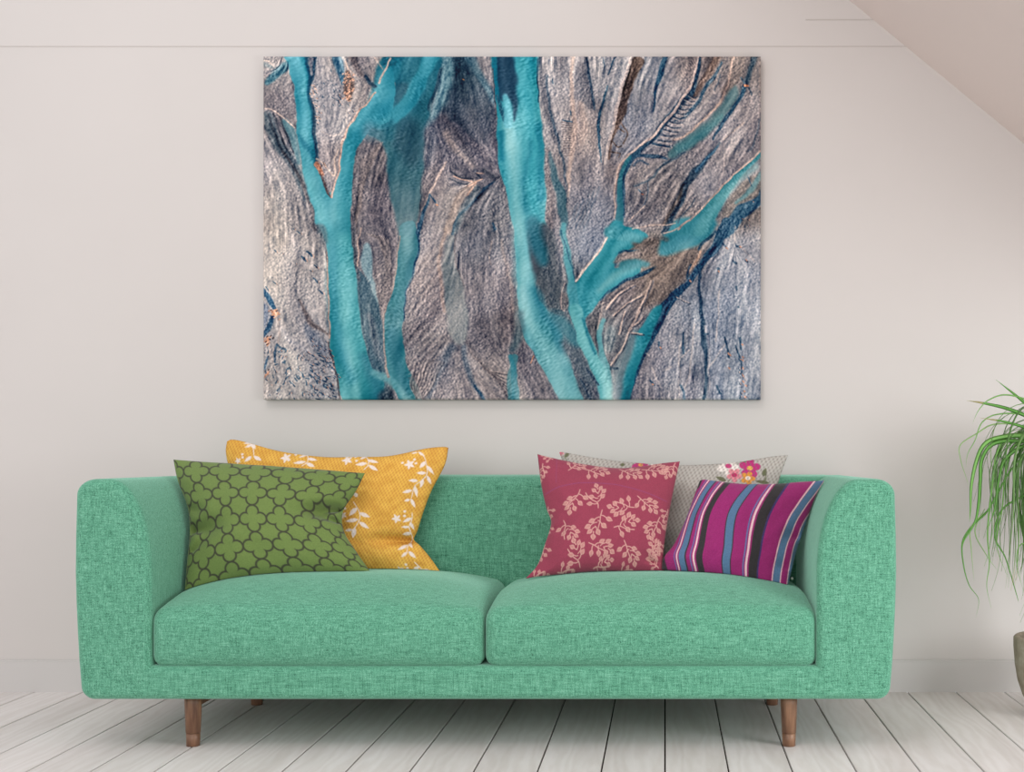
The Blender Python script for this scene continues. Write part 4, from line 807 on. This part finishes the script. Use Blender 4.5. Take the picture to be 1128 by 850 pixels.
# -- grey cushion with embroidered flowers
GREYW = mat_weave('grey basket weave', 4.6, 6.4, .35, (112, 105, 98), .6, .9)
def pat_grey(X, Y, u, v):
    img = fill(X, (188, 182, 174)); OL = (104, 108, 78)
    def f(x, y): return (610 + x / 4.178, 490 + y / 4.178)
    def L(a, b, w_, c=OL): leaf(img, X, Y, f(*a), f(*b), w_ / 4.178, c)
    def fl(x, y, r, n, c, cc, cr=.26, ph=.3):
        r = r * .98
        p = f(x, y)
        for q in range(n):
            an = q * 2 * math.pi / n + ph; e = f(x + r * math.cos(an), y + r * math.sin(an)); leaf(img, X, Y, p, e, r * .62 / 4.178, c)
            m_ = f(x + .62 * r * math.cos(an), y + .62 * r * math.sin(an)); blob(img, X, Y, m_[0], m_[1], r * .33 / 4.178, r * .31 / 4.178, c)
        blob(img, X, Y, p[0], p[1], r * cr / 4.178, r * cr * .8 / 4.178, cc)
    L((790, 172), (742, 152), 20); L((960, 148), (975, 108), 22); L((990, 178), (920, 170), 16); L((328, 92), (304, 96), 16); L((70, 38), (48, 58), 18); L((860, 85), (905, 70), 8); L((978, 150), (960, 190), 5)
    line(img, X, Y, [f(800, 175), f(815, 155)], .8, OL); line(img, X, Y, [f(55, 60), f(70, 110)], .8, OL); line(img, X, Y, [f(975, 140), f(960, 180)], .8, OL)
    fl(802, 100, 58, 5, (240, 230, 222), (198, 60, 120)); fl(900, 110, 54, 5, (190, 40, 118), (232, 182, 90), .26, -.2); fl(828, 144, 38, 5, (226, 140, 150), (186, 40, 96), .34); fl(890, 158, 36, 5, (226, 152, 62), (240, 226, 212), .34, .1)
    fl(400, 94, 44, 5, (190, 40, 118), (232, 160, 90)); fl(466, 96, 40, 5, (238, 226, 218), (220, 180, 170)); fl(32, 36, 16, 5, (226, 140, 150), (220, 100, 130)); fl(450, 130, 34, 5, (226, 152, 62), (240, 226, 212))
    line(img, X, Y, [(700, 600), (712, 560), (716, 540)], .6, (70, 66, 62), .8)
    return img
k_edges = ([(616, 498), (622, 498), (655, 504), (694, 509), (744, 512), (785, 511), (818, 508), (848, 503), (868, 501)], [(628, 632), (690, 632), (760, 632), (820, 634), (852, 638)],
           [(616, 498), (624, 520), (634, 560), (634, 600), (628, 632)], [(868, 501), (859, 526), (850, 560), (848, 600), (852, 638)])
cushion('grey basket weave cushion with embroidered flowers standing behind the pink and striped cushions', k_edges, (4.02, 4.03, 3.98, 3.975), .06, .035, pat_grey, GREYW, [(.5, .01, 1.6, .2, .06, .004)], seed=8)
# -- pink cushion with leafy sprigs
def pat_pink(X, Y, u, v):
    img = fill(X, (148, 62, 82)); C, C2 = (208, 158, 148), (188, 126, 122)
    def f(x, y): return (575 + x / 5.861, 495 + y / 5.861)
    line(img, X, Y, [f(150, 300), f(260, 268), (575 + 430 / 5.861, 495 + 255 / 5.861), f(640, 275), f(930, 355)], .9, (140, 72, 120), .6)
    line(img, X, Y, [f(225, 60), f(222, 240)], .8, (140, 72, 120), .4)
    def sprig(b, t, bend=.25, sc=1.0, fl=1):
        bx, by = b; tx, ty = t; dx, dy = tx - bx, ty - by; L = math.hypot(dx, dy); ux, uy = dx / L, dy / L; nx, ny = -uy * fl, ux * fl
        S = 136 * sc
        def g(a, c): c = c * 1.25; return f(bx + S * (a * ux + c * nx), by + S * (a * uy + c * ny))
        stem = [g(0, 0), g(.25, .04), g(.5, bend * .5), g(.75, bend * .9), g(.95, bend)]
        line(img, X, Y, stem, .85, C)
        for a, c, ea, ec, w_ in ((.22, .03, .42, -.38, 17), (.30, .06, .55, .44, 17), (.45, .12, .74, -.20, 18), (.52, .14, .80, .56, 18), (.68, .20, 1.04, .02, 18), (.72, .2, 1.02, .46, 16), (.9, .24, 1.26, .24, 19)):
            la_, lc_ = ea - a, ec - c; L_ = math.hypot(la_, lc_); k_ = max(0, 1 - .26 / L_); m_ = (a + la_ * k_, c + lc_ * k_)
            line(img, X, Y, [g(a, c), g(a + la_ * k_ * .35, c + lc_ * k_ * .6), g(*m_)], .7, C)
            leaf(img, X, Y, g(*m_), g(ea, ec), w_ * sc / 5.861 * 1.62, C, C2)
    for s_ in (((490, 425), (445, 300), -.25, .95, 1), ((375, 300), (350, 440), .35, 1.0, 1), ((718, 418), (600, 385), .0, 1.0, -1), ((515, 438), (505, 570), .1, 1.1, 1), ((740, 342), (815, 440), .15, .95, -1), ((270, 488), (290, 600), -.1, .95, -1), ((590, 545), (700, 540), -.1, 1.0, -1),
               ((885, 462), (860, 560), .1, .95, 1), ((375, 775), (320, 680), -.1, 1.0, 1), ((430, 638), (520, 700), .1, 1.0, -1), ((655, 622), (680, 730), .1, .95, -1), ((870, 735), (820, 650), .1, .9, 1), ((300, 160), (360, 95), .1, .8, 1), ((405, 155), (500, 200), .05, .95, -1), ((625, 148), (690, 200), .1, .95, -1),
               ((770, 150), (880, 180), .1, 1.0, -1), ((200, 70), (135, 50), .1, .6, 1), ((135, 100), (150, 210), .0, .7, 1), ((150, 620), (132, 730), .1, .8, 1), ((230, 800), (330, 785), .0, .8, 1), ((990, 90), (960, 200), .0, .8, 1), ((460, 780), (560, 770), .0, .8, -1), ((170, 380), (180, 470), 0, .7, 1), ((60, 830), (130, 800), 0, .7, 1), ((880, 770), (840, 740), 0, .6, 1), ((940, 400), (905, 480), 0, .7, -1), ((620, 790), (740, 780), 0, .7, 1), ((180, 490), (160, 570), 0, .6, 1), ((880, 600), (890, 700), 0, .7, 1)):
        sprig(*s_)
    return img
p_edges = ([(592, 500), (608, 504), (640, 511), (679, 516), (705, 514), (730, 510), (749, 508)], [(579, 637), (601, 634), (650, 630), (694, 630), (732, 629)],
           [(592, 500), (596, 533), (602, 560), (607, 576), (600, 600), (592, 622), (579, 637)], [(749, 508), (744, 530), (738, 560), (733, 590), (731, 610), (732, 629)])
PINKC = CLOTH
cushion('dusky pink cushion printed with pale leaf sprigs leaning left of the striped cushion', p_edges, (3.90, 3.915, 3.77, 3.81), .075, .045, pat_pink, PINKC,
        [(.02, .60, .1, .2, .05, .008), (.95, .96, 3.9, .22, .03, .012), (.97, .93, 3.3, .2, .025, .008)], seed=11)
# -- striped cushion
def pat_stripe(X, Y, u, v):
    MG, BL, BK, PK, NV, SB = (150, 42, 106), (86, 116, 148), (54, 50, 52), (232, 190, 196), (62, 54, 100), (104, 110, 160)
    img = fill(X, MG)
    def at_(x): return (x - 60) / 815.0
    ss = [(20, 52, BK, 1), (104, 110, SB, 0), (118, 127, PK, 0), (135, 172, BL, 0), (172, 180, BK, 0), (204, 212, SB, 0), (221, 233, PK, 0), (243, 284, BK, 0), (407, 414, BK, 0), (414, 463, BL, 0), (463, 469, BK, 0), (546, 555, SB, 0), (563, 577, PK, 0), (588, 645, BK, 0), (645, 655, NV, 0), (750, 758, PK, 0), (759, 804, BL, 0), (804, 811, PK, 0), (850, 856, PK, 0), (856, 880, BL, 0)]
    vn, un = [0, .25, .45, .77, 1], [.1, .25, .46, .68, .87]
    SH = np.array([[0, -.015, -.02, -.03, .085], [-.035, -.055, -.07, -.045, .04], [-.045, -.065, -.08, -.05, 0], [0, 0, 0, 0, 0], [.065, .075, .06, .045, .025]])
    def pos(b):
        s_ = np.array([np.interp(b, un, r) for r in SH]); f_ = spline([(q, w_) for q, w_ in zip(vn, s_)], 8); return b + np.interp(v, f_[:, 0], f_[:, 1])
    for a, b, c, corner in ss:
        if corner: continue
        A = np.clip((u - pos(at_(a))) / .0028 + .5, 0, 1) * np.clip((pos(at_(b)) - u) / .0028 + .5, 0, 1); over(img, A, c)
    over(img, smooth(.034, .028, u) * 0 + (np.clip((.05 - u - (1 - v) * .3) / .01, 0, 1)) * .95, BK); over(img, np.clip((.025 - u) / .006, 0, 1) * np.clip((.12 - v) / .04, 0, 1), BK)
    th = norm(np.random.default_rng(2).standard_normal(X.shape)); return img + th[..., None] * 3
s_edges = ([(771, 529), (776, 528), (790, 530), (812, 533), (837, 534), (860, 533), (882, 531), (908, 529)], [(729, 627), (745, 629), (775, 634), (803, 639), (837, 646), (866, 653)],
           [(771, 529), (765, 545), (754, 575), (742, 600), (731, 614), (729, 627)], [(908, 529), (901, 545), (893, 562), (885, 585), (878, 605), (873, 625), (866, 653)])
stripe = cushion('magenta cushion with blue, black and pink stripes leaning at the right end of the sofa', s_edges, (3.89, 3.90, 3.80, 3.74), .07, .045, pat_stripe, CLOTH, [(1.0, .52, 3.0, .2, .07, .020), (1.0, .80, 3.2, .2, .06, .012)], seed=14)
bm = bmesh.new(); bmesh.ops.create_uvsphere(bm, u_segments=16, v_segments=10, radius=.0042); bmesh.ops.translate(bm, verts=bm.verts, vec=at(872.5, 637, 3.80))
pm = M('pearl white', .3, .5); pm.color(rgba((232, 228, 220))); o = obj('zip_pull', bm, pm.m); o['label'] = 'white bead zip pull'
o.parent = stripe; o.location = -Vector(stripe.location)
# ------------------------------------------------------------------ potted plant
PC = Vector((1.262, 3.98, 0)); plant = thing('potted_plant', 'long drooping grassy leaves in a stone pot at the right edge of the photo', 'plant', PC)
def mat_pot():
    m = M('weathered stone', .9, .15); v = m.coord(); n = m.noise(v, 14, 5, .65); f = m.noise(v, 120, 3)
    c = m.ramp(n, [(.3, rgba((134, 122, 104))), (.55, rgba((168, 156, 138))), (.75, rgba((192, 182, 166)))]); m.color(m.mix(m.math('MULTIPLY', f, .3), c, rgba((90, 80, 68)))); m.bump(m.math('ADD', n, m.math('MULTIPLY', f, .4)), .4, .004); return m.m
bm = bmesh.new(); PR = .165
lathe(bm, [(.085, 0), (.092, .004), (.118, .03), (.138, .065), (.153, .11), (.161, .16), (PR, .215), (PR, .243), (PR - .004, .248), (PR - .018, .248), (PR - .022, .243), (PR - .024, .20), (PR - .03, .19)], (0, 0, 0), 64)
obj('pot', bm, mat_pot(), plant)
bm = bmesh.new(); lathe(bm, [(.02, .192), (PR - .026, .195), (PR - .028, .212), (.06, .222), (.02, .223)], (0, 0, 0), 40)
sm = M('potting soil', 1, .1); sm.color(sm.ramp(sm.noise(sm.coord(), 90, 4), [(.3, rgba((46, 36, 28))), (.7, rgba((92, 74, 58)))])); obj('soil', bm, sm.m, plant)
bm = bmesh.new(); lathe(bm, [(.066, .205), (.078, .235), (.070, .275), (.042, .33), (.027, .42), (.022, .60), (.024, .78), (.030, .84), (.018, .875)], (0, 0, 0), 28)
tm = M('corky stem', .9, .1); tm.color(tm.ramp(tm.noise(tm.coord((8, 8, 40)), 1, 4), [(.3, rgba((110, 96, 76))), (.7, rgba((158, 142, 116)))])); obj('stem', bm, tm.m, plant)
rng = random.Random(12)
lm = M('leaf green', .5, .35); la = lm.n('ShaderNodeAttribute', attribute_name='print'); lm.color(la.outputs[0]); lm.b.inputs['Subsurface Weight'].default_value = .0
tr = lm.n('ShaderNodeBsdfTranslucent'); lm.l(la.outputs[0], tr.inputs[0]); mx = lm.n('ShaderNodeMixShader'); mx.inputs[0].default_value = .45
lm.l(lm.b.outputs[0], mx.inputs[1]); lm.l(tr.outputs[0], mx.inputs[2]); lm.l(mx.outputs[0], lm.t.nodes['Material Output'].inputs[0])
LV, LF, LC = [], [], []
def ribbon(path, wid, tint, twist=0.0, tipbrown=0.0, nrm0=None):
    n = len(path); base = len(LV)
    for i, p in enumerate(path):
        t = i / (n - 1); d = (path[min(i + 1, n - 1)] - path[max(i - 1, 0)]).normalized()
        side = d.cross(Vector((0, 0, 1)) if nrm0 is None else nrm0)
        if side.length < .15: side = side + Vector((path[-1].y - path[0].y, path[0].x - path[-1].x, 0)).normalized() * .3
        side.normalize(); up = side.cross(d).normalized(); a = twist * t; side, up = side * math.cos(a) + up * math.sin(a), up * math.cos(a) - side * math.sin(a)
        w_ = wid * min(1, .45 + t * 4) * max(.04, (1 - t ** 2.6)) / 2; th = .0006
        LV.extend([p - side * w_ + up * w_ * .35, p - up * th, p + side * w_ + up * w_ * .35, p + up * th * .5])
        c = np.array(tint, float); 
        if tipbrown and t > 1 - tipbrown: c = c * .35 + np.array((186, 150, 116)) * .65
        LC.extend([c * .96, c * 1.06, c, c * 1.06])
    for i in range(n - 1):
        a, b = base + 4 * i, base + 4 * i + 4
        for q in range(4): LF.append((a + q, a + (q + 1) % 4, b + (q + 1) % 4, b + q))
    LF.append((base + 3, base + 2, base + 1, base)); e = base + 4 * (n - 1); LF.append((e, e + 1, e + 2, e + 3))
CR_ = Vector((0, 0, .885))
def droop(az, el, L, wid, tint, stiff=1.0, wav=.0, tb=0):
    p = CR_ + Vector((math.cos(az) * .015, math.sin(az) * .015, rng.uniform(-.06, .02))); path = [p.copy()]; n = 30; e = el; a = az
    for i in range(n):
        t = i / n; e -= (2.6 / stiff) * (1 / n) * (1.5 - .3 * t) * (1 + .6 * math.cos(e)) * .8; e = max(e, -1.52 + wav * .4 * math.sin(t * 8))
        a += wav * math.cos(t * 7 + az * 3) / n * 2
        p = p + Vector((math.cos(e) * math.cos(a), math.cos(e) * math.sin(a), math.sin(e))) * L / n
        rr = math.hypot(p.x, p.y)
        if p.y > .355: p.y = .355
        path.append(p.copy())
    ribbon(path, wid, tint, rng.uniform(-1.2, 1.2), tb)
def gtint():
    k = rng.random(); a, b = np.array((84, 118, 64.)), np.array((124, 156, 98.)); c = a + (b - a) * k
    return c if rng.random() < .8 else np.array((128, 160, 110.))
for i in range(210):
    az = rng.uniform(0, 2 * math.pi); el = rng.choice([rng.uniform(.5, 1.35), rng.uniform(-.1, .8)])
    droop(az, el, rng.uniform(.36, .66), rng.uniform(.004, .0105), gtint(), rng.uniform(.75, 1.15), rng.uniform(0, .9), .08 if rng.random() < .15 else 0)
for i in range(60):      # fine inner leaves
    droop(rng.uniform(0, 2 * math.pi), rng.uniform(-.3, 1.2), rng.uniform(.25, .5), rng.uniform(.002, .004), gtint(), rng.uniform(.8, 1.3), rng.uniform(.3, 1.2))
def arc(pts, wid, tint, tb=0, y0=0.0, y1=-.08):
    P = spline([(a, b) for a, b in pts], 9); n = len(P); path = []
    for i, (x, y) in enumerate(P):
        t = i / (n - 1); q = at(x, y, PC.y + y0 + (y1 - y0) * t); path.append(Vector((q.x - PC.x, q.y - PC.y, q.z)))
    ribbon(path, wid, tint, rng.uniform(-.4, .4), tb, nrm0=Vector((0, 1, 0)))
G1, G2, G3 = (98, 146, 72), (120, 162, 92), (140, 168, 112)
for pts, wd, c, tb in (([(1178, 490), (1150, 462), (1125, 440), (1097, 418)], .015, G1, 0), ([(1178, 480), (1140, 462), (1110, 450), (1084, 444), (1065, 441)], .013, G1, .25), ([(1178, 484), (1140, 474), (1110, 465), (1079, 460)], .011, G1, .2),
                       ([(1178, 470), (1150, 448), (1112, 435), (1090, 440), (1078, 452), (1071, 467)], .005, G2, 0), ([(1170, 490), (1130, 470), (1096, 467), (1075, 478), (1058, 490), (1058, 505), (1064, 525), (1068, 537)], .0045, G3, 0),
                       ([(1175, 480), (1130, 458), (1100, 456), (1082, 465), (1074, 485), (1066, 500), (1064, 515)], .0045, G2, 0), ([(1175, 490), (1130, 480), (1100, 482), (1084, 490), (1075, 510), (1070, 535), (1069, 560), (1068, 575)], .016, G2, 0),
                       ([(1175, 495), (1130, 486), (1096, 488), (1082, 505), (1080, 530), (1078, 555), (1074, 575), (1062, 595), (1060, 605)], .013, G1, 0), ([(1128, 500), (1112, 520), (1098, 545), (1086, 565), (1070, 580), (1060, 598), (1062, 625), (1068, 645), (1078, 660), (1075, 680)], .006, G1, 0),
                       ([(1140, 490), (1112, 480), (1098, 500), (1094, 530), (1090, 560), (1088, 590), (1090, 620), (1087, 645), (1092, 670)], .007, G2, 0), ([(1090, 560), (1070, 580), (1070, 605), (1073, 640)], .004, G3, 0), ([(1140, 540), (1105, 560), (1096, 590), (1108, 615), (1120, 655), (1122, 663)], .006, G1, 0),
                       ([(1150, 480), (1118, 490), (1108, 520), (1104, 560), (1098, 600), (1112, 640)], .006, G2, 0), ([(1085, 560), (1074, 585), (1086, 610), (1100, 630)], .004, G3, 0), ([(1140, 600), (1124, 600), (1120, 620), (1127, 650)], .004, G2, 0), ([(1180, 500), (1135, 490), (1108, 505), (1100, 530), (1096, 560), (1088, 582)], .012, (92, 136, 68), 0)):
    arc(pts, wd, c, tb, 0, rng.uniform(-.14, .02))
me = bpy.data.meshes.new('foliage'); me.from_pydata([tuple(v) for v in LV], [], LF); me.update()
print_attr(me, np.array(LC), 1.6); link('foliage', me, lm.m, plant)
